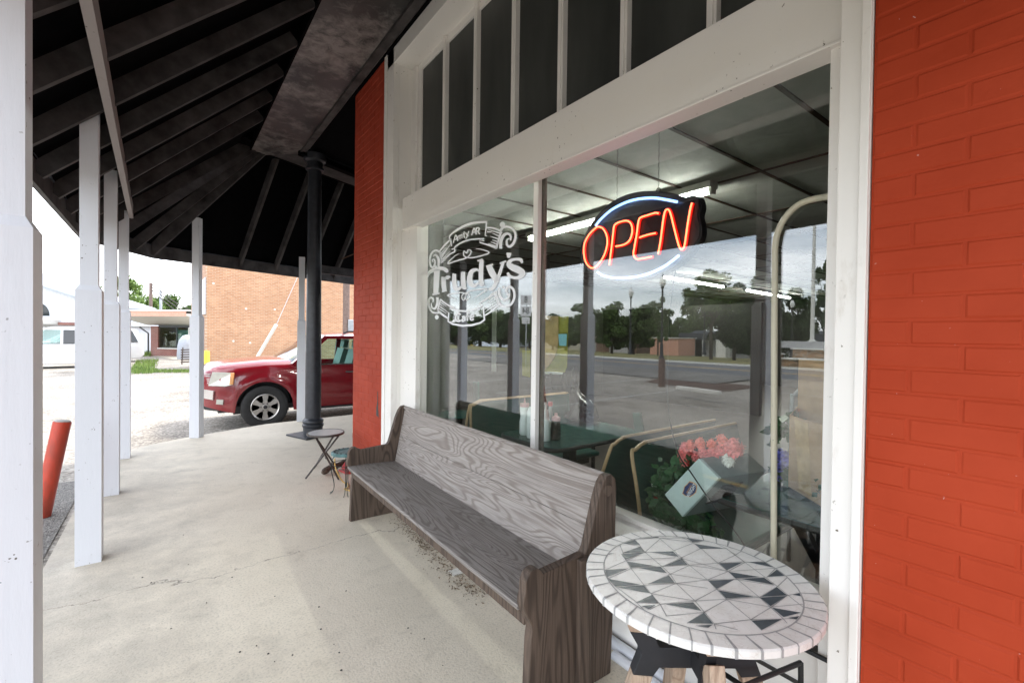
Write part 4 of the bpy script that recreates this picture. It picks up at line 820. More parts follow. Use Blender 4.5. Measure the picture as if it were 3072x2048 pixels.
word([('C', (508, 1418)), ('a', (590, 1412)), ('f', (648, 1408)), ('e', (700, 1396))], 0, 0, 105, -.15, 15)
link('window_lettering', G, M['vinyl'], B, label="white vinyl lettering reading Amity, AR Trudy's Cafe with scrolled banners")

# ------------------------------------------------------------------ inside the cafe
def fixture(a, b, label):
    a, b = Vector(a), Vector(b); m_ = (a + b) / 2; d = (b - a).normalized(); t = thing('ceiling_light', label, 'ceiling light', (m_.x, m_.y, 2.78), 0, 'fluorescent lights on the cafe ceiling')
    g = MB(); g.bar(a + Vector((0, 0, .045)), b + Vector((0, 0, .045)), .12, .055); g.bar(a, a + d * .03, .07, .06); g.bar(b - d * .03, b, .07, .06); link('housing', g, M['fixture'], t, bevel=.003)
    link('tube', MB().tube([a + d * .03 + Vector((0, 0, -.004)), b - d * .03 + Vector((0, 0, -.004))], .017, 10), M['tubeglow'], t, smooth=True)
fixture((1.90, 2.02, 2.70), (1.95, 4.46, 2.70), 'long fluorescent ceiling light behind the OPEN sign, its end cap showing right of the sign')
fixture((6.2, 5.52, 2.70), (8.75, 5.64, 2.70), 'fluorescent ceiling light glowing right of the taller reflected street lamp')
fixture((9.75, 5.64, 2.70), (12.9, 5.88, 2.70), 'fluorescent ceiling light farthest back, crossing behind the cream bent pipe')
def booth(x0, x1, y0, ylean, label, h=.90, zb_=.10):
    """one booth seat: curved back shell with blond edge, and a seat pad"""
    t = thing('booth_bench', label, 'booth seat', (x0, y0, 0), 0, 'green booth seats in the cafe'); s_ = 1 if ylean > 0 else -1
    pf = spline([(0, y0 + ylean * .02, zb_), (0, y0 + ylean * .2, .45), (0, y0 + ylean * .42, .62), (0, y0 + ylean * .75, .80), (0, y0 + ylean * 1.0, h)], 5); g = MB(); n_ = len(pf)
    th = -.022 * s_; g.grid(lambda u, v: (x0 + (x1 - x0) * v, pf[int(round(u * (n_ - 1)))].y, pf[int(round(u * (n_ - 1)))].z - (0 if v > .12 else (1 - v / .12) ** 2 * .05 * u)), n_ - 1, 16)
    g.grid(lambda u, v: (x0 + (x1 - x0) * v, pf[int(round(u * (n_ - 1)))].y + th, pf[int(round(u * (n_ - 1)))].z - (0 if v > .12 else (1 - v / .12) ** 2 * .05 * u)), n_ - 1, 16)
    link('backrest', g, M['green'], t, smooth=True)
    e = [Vector((x0 - .004, p.y + th / 2, p.z - .05 * (i / (n_ - 1)))) for i, p in enumerate(pf)] + [Vector((x0 + .03, pf[-1].y + th / 2, h - .028)), Vector((x0 + .10, pf[-1].y + th / 2, h - .002)), Vector((x0 + .2, pf[-1].y + th / 2, h + .003)), Vector((x1, pf[-1].y + th / 2, h + .003))]
    e = spline([e[0], e[len(e) // 3], e[-6], e[-4], e[-3], e[-2], e[-1]], 5); link('edge_trim', MB().tube(e, .011, 6), M['trim'], t, smooth=True)
    ys = sorted((y0, y0 - s_ * .42)); g = MB(); g.box((x0 + .03, ys[0], .40), (x1, ys[1], .45)); link('seat_pad', g, M['green'], t, bevel=.02)
    link('seat_frame', MB().box((x0 + .08, ys[0] + .08, .33), (x1 - .06, ys[0] + .14, .39)).box((x0 + .35, ys[0] + .1, .02), (x0 + .40, ys[0] + .16, .33)), M['signblk'], t)
    return t
booth(.42, 1.55, 1.92, -.15, 'green booth seat with blond edge, facing the bottles table, just right of the mullion')
booth(.42, 1.55, 1.55, .09, 'green booth seat with blond edge beside the hanging pale appliance')
booth(.42, 1.55, 3.44, -.10, 'green booth seat left of the white mullion, backrest toward the door', h=.93)
booth(.42, 1.55, 3.30, .03, 'green booth seat nearest the round table top by the left jamb', h=.93)
def cafe_table(x0, x1, y0, y1, label, z=.74):
    t = thing('cafe_table', label, 'table', ((x0 + x1) / 2, (y0 + y1) / 2, 0), 0, 'green tables in the cafe')
    r = .09; P = []
    for cx_, cy_, a0 in ((x0 + r, y0 + r, 180), (x1 - .02, y0 + .02, 270), (x1 - .02, y1 - .02, 0), (x0 + r, y1 - r, 90)):
        rr_ = r if cx_ < x0 + .2 else .02
        for k in range(7): a = rad(a0 + 15 * k); P.append((cx_ + rr_ * math.cos(a), cy_ + rr_ * math.sin(a), z - .03))
    link('tabletop', MB().prism(P, (0, 0, .03)), M['greentop'], t); link('edge_band', MB().tube([Vector(p) + Vector((0, 0, .013)) for p in P], .0155, 6, closed=True), M['signblk'], t)
    xc, yc = (x0 + x1) / 2, (y0 + y1) / 2; g = MB(); g.box((x0 + .12, yc - .03, .66), (x1 - .1, yc + .03, .705)); g.bar((x0 + .15, yc, .66), (x0 + .45, yc, .35), .05, .03); g.box((x0 + .42, yc - .035, .02), (x0 + .5, yc + .035, .66)); g.box((x0 + .2, yc - .03, .0), (x1 - .2, yc + .03, .04))
    link('pedestal', g, M['signblk'], t); return t
cafe_table(.43, 1.45, 2.28, 2.93, 'green cafe table with the condiment bottles beside the mullion')
cafe_table(.47, 1.55, .50, 1.20, 'green cafe table at the right end of the window holding the cardboard box')
t = thing('round_side_table', 'small round grey table top seen low inside the glass by the left jamb', 'table', (.72, 3.9, 0))
link('top', MB().lathe([(.01, .72), (.2, .72), (.21, .73), (.2, .74), (.01, .74)], (.62, 3.86, 0), 28), M['greentop'], t); link('stem', MB().lathe([(.03, .0), (.03, .72)], (.62, 3.86, 0), 10), M['signblk'], t)
# bottles
def bottle(name, label, px, py, prof, mat, cap=None, capm=None, x=None, extra=None):
    p = W(px, py, z=.742); t = thing(name, label, 'bottle', (p.x, p.y, .742), 0, 'condiment bottles on the green table')
    link('body', MB().lathe([(r, p.z + z) for r, z in prof], (p.x, p.y, 0), 20), mat, t, smooth=True)
    if cap: link('cap', MB().lathe([(r, p.z + z) for r, z in cap], (p.x, p.y, 0), 16), capm, t, smooth=True)
    if extra: extra(t, p)
    return t
bottle('squeeze_bottle', 'tall white squeeze bottle standing left of the mullion', 1573, 1303, [(.032, 0), (.038, .01), (.038, .10), (.031, .14), (.036, .185), (.036, .215)], M['whiteplastic'], [(.036, .215), (.036, .24), (.008, .245), (.004, .28)], M['pinkplastic'])
bottle('squeeze_bottle', 'white bottle mostly hidden behind the mullion', 1594, 1312, [(.032, 0), (.036, .01), (.036, .19), (.02, .23)], M['whiteplastic'])
def pump(t, p): link('pump', MB().tube([(p.x, p.y, p.z + .20), (p.x, p.y, p.z + .262)], .009, 10).bar((p.x, p.y, p.z + .268), (p.x + .0, p.y + .05, p.z + .264), .016, .016).lathe([(.016, p.z + .19), (.016, p.z + .225)], (p.x, p.y, 0), 12), M['whiteplastic'], t)
bottle('pump_bottle', 'white hand sanitizer pump bottle right of the mullion', 1636, 1320, [(.036, 0), (.038, .01), (.038, .13), (.03, .155), (.016, .175), (.015, .20)], M['whiteplastic'], extra=pump)
bottle('syrup_bottle', 'dark syrup bottle with a pink spout cap', 1667, 1318, [(.036, 0), (.038, .01), (.037, .085), (.03, .14)], M['syrup'], [(.032, .14), (.032, .165), (.012, .175), (.01, .195)], M['pinkplastic'])
bottle('sauce_bottle', 'clear sauce bottle with a red cap behind the pump bottle', 1650, 1300, [(.027, 0), (.03, .01), (.028, .12), (.013, .19), (.013, .215)], M['clearplastic'], [(.015, .215), (.02, .23), (.015, .25)], M['cap'])
# pale appliance box
def ap(x, y, xx): return W(1900 + x / 3.1367, 1250 + y / 3.1367, x=xx)
t = thing('heater_box', 'pale blue metal appliance box with a navy badge, tilted on its corner against glass', 'appliance', (.36, 1.25, .6))
fr = [ap(290, 730, .30), ap(460, 942, .33), ap(805, 578, .36), ap(612, 388, .33)]
nrm = (fr[1] - fr[0]).cross(fr[3] - fr[0]).normalized(); nrm = nrm if nrm.x > 0 else -nrm
dv = (nrm + Vector((0, -.55, -.05))).normalized() * .30
link('front_panel', MB().prism(fr, dv * .06), M['device'], t, bevel=.004)
link('case', MB().prism([p + dv * .06 for p in fr], dv * .94), M['devdark'], t, bevel=.004)
lo = fr[1]; hi = fr[2]; g = MB()
for k in range(11):
    a = lo.lerp(hi, .34 + .045 * k) + dv * .22; b = a + dv * .42; g.bar(a - Vector((0, 0, .002)) + (lo - fr[0]).normalized() * .003, b + (lo - fr[0]).normalized() * .003, .005, .004)
link('vent_slots', g, M['signblk'], t)
def onf(u, v, off=-.0015): return fr[0] + (fr[3] - fr[0]) * u + (fr[1] - fr[0]) * v - nrm * abs(off)
bc = (.48, .52); sh = [(0, -1.0), (.42, -.82), (.85, -.72), (.95, 0), (.85, .62), (.45, .92), (0, 1.12), (-.45, .92), (-.85, .62), (-.95, 0), (-.85, -.72), (-.42, -.82)]
rot = rad(-18)
def bpt(x, y, s_, off):
    X = x * math.cos(rot) - y * math.sin(rot); Y = x * math.sin(rot) + y * math.cos(rot); return onf(bc[0] + X * s_ * .15, bc[1] + Y * s_ * .19, off)
bd = link('badge', MB().prism([bpt(x, y, 1.12, .001) for x, y in sh], nrm * -.0006), M['orange'], t); link('badge_face', MB().prism([bpt(x, y, 1.0, .002) for x, y in sh], nrm * -.0006), M['navy'], bd)
def textmesh(s_, fn, mb, size=1):
    cu = bpy.data.curves.new('txt', 'FONT'); cu.body = s_; cu.align_x = 'CENTER'; cu.align_y = 'CENTER'; cu.size = size; cu.resolution_u = 3
    ob = bpy.data.objects.new('txt', cu); COL.objects.link(ob); dg = bpy.context.evaluated_depsgraph_get(); dg.update(); me = bpy.data.meshes.new_from_object(ob.evaluated_get(dg))
    mb.add([fn(v.co.x, v.co.y) for v in me.vertices], [tuple(p.vertices) for p in me.polygons]); bpy.data.objects.remove(ob); bpy.data.curves.remove(cu); bpy.data.meshes.remove(me)
g = MB(); textmesh('WRIGHT', lambda x, y: bpt(x * .52, -y * .95 + .38, 1, .0032), g, 1); link('badge_word', g, M['vinyl'], bd)
g = MB(); textmesh('BRAND', lambda x, y: bpt(x * .36, -y * .45 - .12, 1, .0032), g, 1); link('badge_subtitle', g, M['orange'], bd)
# flowers
def bloom(c, r, m, parent, n_, nm='bloom', cup=.5):
    g = MB()
    for k in range(n_):
        th = math.acos(1 - 1.5 * (k + .5) / n_); ph = k * 2.4; d = Vector((-math.cos(th) * .9, math.sin(th) * math.cos(ph), math.sin(th) * math.sin(ph) + .1)).normalized()
        u = d.cross(Vector((0, .3, 1))).normalized(); v = d.cross(u); s_ = r * random.uniform(.26, .4); p = c + d * r * random.uniform(.75, 1.0)
        g.add([p - u * s_ - d * s_ * .5, p - v * s_ * .9 + d * s_ * .1, p + u * s_ - d * s_ * .3, p + v * s_ * .9 + d * s_ * cup], [(0, 1, 2, 3)])
    g.lathe([(r * .2, -r * .6), (r * .7, -r * .3), (r * .7, r * .3), (r * .2, r * .6)], c, 8)
    return link(nm, g, m, parent)
def leafy(mb, a, b, n_, l=.05):
    for k in range(n_):
        p = a.lerp(b, random.random()) + Vector((random.gauss(0, .02), random.gauss(0, .025), random.gauss(0, .025))); d = Vector((random.uniform(-1, .4), random.uniform(-1, 1), random.uniform(-1, 1))).normalized(); u = d.cross(Vector((1, .2, .3))).normalized() * l * .28
        q = l * random.uniform(.5, 1.2); mb.add([p, p + d * q * .5 + u, p + d * q, p + d * q * .5 - u], [(0, 1, 2, 3)])
t = thing('silk_flower_wreath', 'artificial flower bunch with coral roses, pink mums and dark leaves around the pale appliance', 'artificial flowers', (.42, 1.2, .9))
def fp(x, y, xx=.42): return W(1900 + x / 3.1367, 1250 + y / 3.1367, x=xx)
for x, y, r, m_ in ((500, 300, .040, 'pinkfl'), (470, 350, .035, 'pinkfl'), (540, 270, .032, 'coral'), (630, 250, .034, 'coral'), (660, 340, .034, 'pinkfl'), (740, 260, .032, 'coral'), (750, 340, .036, 'pinkfl'), (835, 215, .032, 'coral'), (820, 310, .034, 'pinkfl'), (900, 290, .036, 'pinkfl'), (950, 290, .050, 'pinkfl'), (590, 370, .032, 'pinkfl'), (700, 385, .03, 'pinkfl'), (480, 420, .03, 'pinkfl'), (895, 405, .036, 'whitefl'), (415, 510, .022, 'coral'), (450, 490, .018, 'coral'), (200, 640, .02, 'whitefl'), (215, 755, .018, 'redfl'), (195, 835, .020, 'redfl'), (255, 935, .02, 'redfl'), (505, 430, .02, 'redfl')):
    bloom(fp(x, y, .44 if y < 450 else .47), r * .92, M[m_], t, 55 if r > .035 else 34)
g = MB()
for a, b, n_ in (((480, 440), (330, 560), 60), ((300, 500), (250, 640), 40), ((250, 640), (240, 900), 90), ((240, 880), (500, 980), 120), ((400, 970), (760, 1060), 120), ((480, 400), (560, 470), 25)): leafy(g, fp(*a, .45), fp(*b, .45), n_, .055)
link('leaves', g, M['artleaf'], t)
# cardboard box, basket, blue flowers on the right table
t = thing('cardboard_box', 'open tan cardboard box on the green table at the right edge of the window', 'box', (.95, .85, .75))
c1 = W(2368, 1430, x=.85); c2 = W(2500, 1480, x=.62); bt = .76
c1.z = bt; c2.z = bt; up_ = Vector((0, 0, .36)); bk = Vector((.34, .10, 0))
g = MB(); g.prism([c1, c2, c2 + up_, c1 + up_], (.004, .001, 0)); g.prism([c1, c1 + bk, c1 + bk + up_, c1 + up_], (0, .004, 0)); g.prism([c1 + bk, c2 + bk, c2 + bk + up_ * 1.75, c1 + bk + up_ * 1.75], (.004, 0, 0)); g.prism([c1, c2, c2 + bk, c1 + bk], (0, 0, .004)); link('carton', g, M['cardboard'], t)
g = MB(); a = c1.lerp(c2, .25); b = c1.lerp(c2, .55); g.prism([a - bk.normalized() * .002 + Vector((0, 0, .02)), b - bk.normalized() * .002 + Vector((0, 0, .02)), b.lerp(a, .35) - bk.normalized() * .002 + up_ * .97, a.lerp(c1, .6) - bk.normalized() * .002 + up_ * .97], (-.001, 0, 0)); link('tape_strip', g, M['tan'], t)
t = thing('blue_flower_pot', 'violet blue artificial flowers with leaves beside the cardboard box', 'artificial flowers', (.9, 1.13, .75))
for x, y, r in ((2350, 1370, .045), (2338, 1395, .04), (2368, 1380, .04), (2335, 1425, .03)): bloom(W(x, y, x=.95), r, M['bluefl'], t, 30)
g = MB(); leafy(g, W(2345, 1300, x=1.0), W(2365, 1260, x=1.0), 60, .09); leafy(g, W(2350, 1425, x=.95), W(2365, 1400, x=.95), 40, .07); leafy(g, W(2460, 1460, x=.7), W(2475, 1470, x=.7), 14, .05); link('leaves', g, M['artleaf'], t)
t = thing('metal_chair', 'grey metal chair with a curved tubular back behind the cardboard box', 'chair', (1.6, .9, 0))
cp = [W(2375, 1230, x=1.5), W(2385, 1185, x=1.5), W(2415, 1163, x=1.5), W(2450, 1175, x=1.5), W(2468, 1215, x=1.5)]
link('back_frame', MB().tube(spline([Vector((cp[0].x, cp[0].y, .1))] + cp + [Vector((cp[-1].x, cp[-1].y, .1))], 5), .013, 8), M['steel'], t, smooth=True); yy = sorted((cp[0].y, cp[-1].y)); link('seat', MB().box((1.5, yy[0], .44), (1.9, yy[1], .47)), M['graym'], t, bevel=.01)
link('leg', MB().tube([(1.88, yy[0] + .02, .44), (1.9, yy[0] + .02, 0)], .012, 8), M['steel'], t); link('leg', MB().tube([(1.88, yy[1] - .02, .44), (1.9, yy[1] - .02, 0)], .012, 8), M['steel'], t)
# chair with a black bag behind the bottles
t = thing('slatted_chair', 'black slatted chair frame behind the bottles table', 'chair', (1.9, 4.0, 0))
def ip(x, y, xx): return W(1550 + x / 4.611, 1080 + y / 4.611, x=xx)
g = MB(); X_ = 1.6
g.prism([ip(350, 420, X_), ip(760, 400, X_), ip(745, 465, X_), ip(350, 480, X_)], (.03, 0, 0))
for a, b in (((380, 180), (350, 380)), ((480, 180), (500, 410)), ((430, 235), (410, 400)), ((660, 180), (610, 350)), ((680, 180), (720, 400)), ((345, 370), (660, 330)), ((565, 360), (575, 410)), ((640, 360), (650, 405))): g.bar(ip(*a, X_), ip(*b, X_), .03, .02)
link('slats', g, M['signblk'], t); g = MB(); g.prism([ip(370, 150, X_), ip(660, 180, X_), ip(655, 200, X_), ip(385, 190, X_)], (.03, 0, 0)); link('top_rail', g, M['whiteplastic'], t)
link('seat', MB().box((X_, ip(700, 800, X_).y, .42), (X_ + .45, ip(350, 800, X_).y, .46)), M['signblk'], t)
for yy in (ip(700, 800, X_).y + .03, ip(350, 800, X_).y - .03):
    for xx in (X_ + .02, X_ + .42): link('leg', MB().box((xx, yy, 0), (xx + .03, yy + .03, .42)), M['signblk'], t)
P_ = [ip(785, 95, 1.3), ip(785, 200, 1.3), ip(790, 330, 1.3), ip(810, 470, 1.3), ip(850, 580, 1.3), ip(900, 680, 1.3), ip(900, 790, 1.3)]
g = MB(); g.tube(spline(P_, 4), .05, 10, rs=[.006 + .16 * min(1, (i / 24) ** 1.6) for i in range(25)]); tag(link('plastic_bag', g, M['bag'], smooth=True), 'black plastic bag hanging over the far end of the bottles table', 'bag')
g = MB(); g.prism([ip(340, 470, 1.52), ip(715, 460, 1.52), ip(730, 870, 1.52), ip(340, 880, 1.52)], (.03, 0, 0)); t_ = tag(link('green_screen_panel', g, M['green'], bevel=.006), 'dark green upright board behind the bottles, left of the black bag', 'panel')
# tan curtain, olive poster and blue card hanging deep inside
def jp(x, y, xx): return W(1600 + x / 4.48, 850 + y / 4.48, x=xx)
XC = 1.75
# interior post seen through glass, cafe sign strip
tag(link('inner_post', MB().box((3.2, 5.6, 0), (3.3, 5.7, 2.78)), M['iwall']), 'square post standing inside the dim cafe near the left pane', 'post')
t = thing('wall_poster', 'olive and tan paper poster hanging inside the glass right of the mullion', 'poster', (1.0, 3.4, 1.4))
X2 = .9
link('olive_sheet', MB().prism([jp(55, 440, X2), jp(470, 440, X2), jp(450, 1120, X2), jp(420, 1195, X2), jp(60, 1180, X2)], (.004, 0, 0)), M['olive'], t)
link('tan_sheet', MB().prism([jp(120, 430, X2 - .01)] + spline([jp(330, 440, X2 - .01), jp(335, 650, X2 - .01), jp(320, 880, X2 - .01), jp(240, 1060, X2 - .01), (jp(60, 1250, X2 - .01))], 4) + [jp(95, 900, X2 - .01)], (.004, 0, 0)), M['tan'], t)
link('blue_card', MB().prism([jp(335, 680, X2 - .02), jp(450, 678, X2 - .02), jp(440, 840, X2 - .02), jp(350, 835, X2 - .02)], (.003, 0, 0)), M['bluecard'], t)
# strip posters behind the left pane
def kp(x, y, xx): return W(1260 + x / 3.735, 880 + y / 3.735, x=xx)
t = thing('paper_strip', 'long narrow white paper strip hanging behind the cafe lettering', 'paper', (1.2, 4.6, 1.2))
link('strip', MB().prism([kp(806, 190, 1.2), kp(852, 190, 1.2), kp(850, 875, 1.2), kp(803, 872, 1.2)], (.003, 0, 0)), M['offwhite'], t)
g = MB(); g.prism([kp(1145, 640, 1.0), kp(1235, 640, 1.0), kp(1230, 940, 1.0), kp(1145, 920, 1.0)], (.003, 0, 0)); tag(link('olive_notice', g, M['olive']), 'olive notice sheet low inside the left pane beside the mullion', 'paper')
tag(link('booth_strip', MB().prism([kp(592, 990, .9), kp(645, 988, .9), kp(650, 1330, .9), kp(598, 1300, .9)], (.02, 0, 0)), M['green']), 'narrow dark green upright post above the left booth seat', 'post')
tag(link('booth_strip', MB().prism([W(1780 + 572 / 4.9, 1080 + 768 / 4.9, x=.9), W(1780 + 682 / 4.9, 1080 + 772 / 4.9, x=.9), W(1780 + 770 / 4.9, 1080 + 1320 / 4.9, x=.9), W(1780 + 640 / 4.9, 1080 + 1290 / 4.9, x=.9)], (.02, 0, 0)), M['green']), 'leaning dark green post above the right booth seat', 'post')
tag(link('notice_sheet', MB().prism([kp(85, 430, .9), kp(195, 425, .9), kp(190, 640, .9), kp(82, 640, .9)], (.003, 0, 0)), M['wall']), 'grey printed notice on the entry door glass by the left jamb', 'notice')

# ------------------------------------------------------------------ trees
def crown_mesh(name, mat, R_, H_, zc, n_clump, n_leaf, leaf, seed, flat=1.0, gap=.75):
    rnd = random.Random(seed); me_v = []; me_f = []; cl = []
    for k in range(n_clump):
        a = rnd.uniform(0, 6.283); e = rnd.uniform(-1, 1); q = rnd.random() ** .4
        cl.append((R_ * q * math.sqrt(1 - e * e) * math.cos(a), R_ * q * math.sqrt(1 - e * e) * math.sin(a), zc + H_ * q * e * flat + rnd.gauss(0, H_ * .06), rnd.uniform(.14, .30) * R_))
    for c in cl:
        for k in range(n_leaf):
            a = rnd.uniform(0, 6.283); e = rnd.uniform(-1, 1); r = c[3] * (rnd.random() ** .4); s_ = math.sqrt(1 - e * e)
            p = Vector((c[0] + r * s_ * math.cos(a), c[1] + r * s_ * math.sin(a), c[2] + r * e * gap)); n = Vector((rnd.gauss(0, 1), rnd.gauss(0, 1), rnd.gauss(0, 1.3))).normalized(); u = n.cross(Vector((.3, .5, .8))).normalized() * leaf * rnd.uniform(.6, 1.3); v = n.cross(u)
            i = len(me_v); me_v += [tuple(p - u), tuple(p - v * .6), tuple(p + u), tuple(p + v * .6)]; me_f.append((i, i + 1, i + 2, i + 3))
    me = bpy.data.meshes.new(name); me.from_pydata(me_v, [], me_f); me.materials.append(mat); return me, cl
def tree_mesh(kind, mat, R_, H_, zc, nc, nl, leaf, seed, **k):
    cm, cl = crown_mesh('crown', mat, R_, H_, zc, nc, nl, leaf, seed, **k); g = MB(); rnd = random.Random(seed + 1)
    g.tube([(0, 0, -.4), (.03 * R_, 0, zc * .4), (-.02 * R_, .03 * R_, zc)], .3, 8, rs=[.075 * R_, .055 * R_, .03 * R_])
    for c in cl[::max(1, len(cl) // 9)]: b = Vector((0, 0, zc * rnd.uniform(.45, .9))); g.tube([b, b.lerp(Vector(c[:3]), .5) + Vector((0, 0, .05 * R_)), Vector(c[:3])], .1, 5, rs=[.028 * R_, .018 * R_, .006 * R_])
    tm = bpy.data.meshes.new('trunk'); tm.from_pydata(g.v, [], g.f); tm.materials.append(M['bark']); return cm, tm
TK = {'broad': tree_mesh('broad', M['leaf'], 1, .62, 1.35, 46, 230, .042, 11), 'dark': tree_mesh('dark', M['leafdark'], 1, .85, 1.0, 60, 260, .045, 12),
      'round': tree_mesh('round', M['leaf'], 1, .8, .95, 50, 250, .046, 13), 'open': tree_mesh('open', M['leaf'], 1, .85, 1.2, 36, 200, .042, 14, gap=.5), 'lite': tree_mesh('lite', M['leaflite'], 1, .85, .9, 55, 240, .045, 15),
      'tall': tree_mesh('tall', M['leafdark'], .8, 1.25, 1.3, 56, 230, .042, 16)}
TOPS = {k: max(v.co.z for v in m_[0].vertices) for k, m_ in TK.items()}
def tree(kind, p, rad_, height, label, rot=0, group=None):
    zb_ = gz(p.x, p.y) - .1; t = thing('tree', label, 'tree', (p.x, p.y, zb_), rot, group); t.scale = (rad_, rad_, (height - .3 - zb_) / TOPS[kind])
    for nm, me in (('trunk', TK[kind][1]), ('crown', TK[kind][0])):
        o = bpy.data.objects.new(nm, me); COL.objects.link(o); o.parent = t
    return t
def rtree(kind, px, top, wpx, dist, label, rot=0):
    a = RW(px - wpx / 2, 1010, dist=dist); b = RW(px + wpx / 2, 1010, dist=dist); tp = RW(px, top, dist=dist); c = (a + b) / 2
    return tree(kind, Vector((-dist, RW(px, 1010, dist=dist).y, 0)), (a - b).length / 2 * .95, tp.z + .3, label, rot)
rtree('broad', 2135, 806, 165, 46, 'broad tree with gaps in its crown, reflected beside the inner ceiling light', .4)
rtree('dark', 2205, 850, 170, 52, 'dense dark tree behind the long low building, right of the broad tree', 1)
rtree('dark', 2285, 828, 150, 55, 'dark tree reflected left of the cream bent pipe', 2)
rtree('tall', 2480, 762, 130, 50, 'tall feathery tree reflected at the right jamb behind the flagpole', 2)
rtree('dark', 2385, 860, 120, 60, 'dark tree between the cream pipe and the flagpole in the reflection', 4)
rtree('open', 1975, 888, 70, 60, 'slender open tree reflected beside the taller lamp post', 1)
rtree('round', 1900, 905, 160, 62, 'wide green tree behind the shorter lamp post', 2)
rtree('round', 1835, 925, 120, 58, 'round green tree just right of the reflected second post', 3)
rtree('open', 1765, 908, 110, 60, 'loose tree reflected left of the second post', 5)
rtree('round', 1700, 948, 120, 66, 'low tree right of the mullion, reflected above the poster', 0)
rtree('dark', 1660, 940, 90, 70, 'dark tree reflected immediately right of the white mullion', 1)
for i, (px, tp, w_) in enumerate(((2040, 945, 120), (2085, 955, 100), (1960, 960, 90))):
    rtree('round', px, tp, w_, 120, ('far hazy green tree mass above the road right of the taller lamp', 'far green tree under the broad tree crown', 'far green tree low behind the slender open tree')[i], i)
for i, (px, tp, w_, k) in enumerate(((1330, 930, 70, 'dark'), (1370, 950, 90, 'round'), (1440, 942, 100, 'dark'), (1500, 925, 90, 'round'), (1550, 935, 80, 'dark'), (1590, 930, 70, 'round'))):
    rtree(k, px, tp, w_, 70, ('dark tree nearest the left jamb in the cafe window reflection', 'tree reflected under the word Cafe', 'dark tree behind the white steeple', 'green tree reflected right of the steeple', 'dark tree right of the paper strip', 'tree reflected beside the mirrored route sign')[i], i * 1.3)
# direct view trees, beyond the street
def dtree(kind, px, top, wpx, depth, label, rot=0):
    d = ray(px, 1000); sc = depth / FPX; p = CAM + d * sc; tp = CAM + ray(px, top) * sc
    return tree(kind, p, wpx * sc / 2, tp.z + .3, label, rot)
dtree('lite', 345, 822, 130, 62, 'sunlit green tree rising behind the white gabled building', 1)
dtree('lite', 430, 880, 110, 60, 'bright green tree left of the brown utility pole', 2)
dtree('round', 490, 878, 110, 95, 'far green tree right of the brown utility pole', 3)
dtree('round', 545, 905, 100, 100, 'far green tree low beside the tall brick building', 4)
dtree('lite', 395, 945, 60, 50, 'small leafy tree behind the parked vehicle tail', 5)

# ------------------------------------------------------------------ things across the road (seen mirrored in the window)
def lamp(px, top, base, dist, label, hh=None):
    p = RW(px, base, dist=dist); z0 = -.29; zt_ = RW(px, top, dist=dist).z; h = zt_ - z0; k = h / 5.0
    t = thing('street_lamp', label, 'street lamp', (p.x, p.y, z0), 0, 'black street lamps across the road')
    link('pole', MB().lathe([(.16 * k, 0), (.16 * k, .12 * k), (.10 * k, .2 * k), (.09 * k, .8 * k), (.055 * k, .95 * k), (.045 * k, 4.05 * k), (.09 * k, 4.12 * k), (.10 * k, 4.2 * k)], (0, 0, 0), 12), M['blackpole'], t, local=True, smooth=True)
    link('globe', MB().lathe([(.10 * k, 4.2 * k), (.17 * k, 4.35 * k), (.18 * k, 4.5 * k), (.13 * k, 4.68 * k), (.05 * k, 4.78 * k)], (0, 0, 0), 14), M['lampglass'], t, local=True, smooth=True)
    link('finial', MB().lathe([(.06 * k, 4.76 * k), (.03 * k, 4.85 * k), (.012 * k, 5.0 * k)], (0, 0, 0), 8), M['blackpole'], t, local=True)
lamp(1890, 857, 1060, 37, 'shorter looking black street lamp reflected left, in front of the round tree')
lamp(1984, 818, 1078, 30.6, 'taller looking black street lamp reflected below the OPEN sign')
lamp(2112, 850, 1050, 44, 'street lamp half lost in the broad tree crown')
lamp(2374, 893, 1050, 44, 'street lamp reflected just right of the near post reflection')
p = RW(2436, 1030, dist=33); zt_ = RW(2430, 560, dist=33).z
t = thing('flagpole', 'tall white flagpole standing on the stone monument across the road', 'flagpole', (p.x, p.y, .9))
zb_ = RW(2436, 1024, dist=33).z
link('mast', MB().tube([(p.x, p.y, zb_), (p.x, p.y, zt_ + 3)], .11, 12, rs=[.13, .07]), M['offwhite'], t, smooth=True); link('collar', MB().lathe([(.26, zb_), (.25, zb_ + .05), (.12, zb_ + .12)], (p.x, p.y, 0), 14), M['offwhite'], t)
t = thing('stone_monument', 'low stacked brown stone wall with pale capstones below the flagpole', 'stone wall', (-31, 11, -.3))
def rspan(pa, pb, dist): return RW(pa, 1050, dist=dist).y, RW(pb, 1050, dist=dist).y
ya, yb = rspan(2378, 2520, 32); z1 = RW(2430, 1049, dist=32).z; zc1 = RW(2430, 1080, dist=31).z
link('upper_tier', MB().box((-33.5, yb, -.3), (-32, ya, z1)), M['stone'], t); link('capstone', MB().box((-33.6, yb - .1, z1), (-31.9, ya + .1, z1 + .09)), M['offwhite'], t)
link('lower_tier', MB().box((-32, yb, -.3), (-30.4, ya + .4, zc1)), M['stone'], t); link('capstone', MB().box((-32, yb - .1, zc1), (-30.3, ya + .5, zc1 + .08)), M['offwhite'], t)
link('plinth', MB().box((-33.2, p.y - 1.6, z1 + .09), (-32.3, p.y + 1.9, zb_)), M['wall'], t)
ya, yb = rspan(2262, 2330, 30); z1 = RW(2290, 1062, dist=30).z
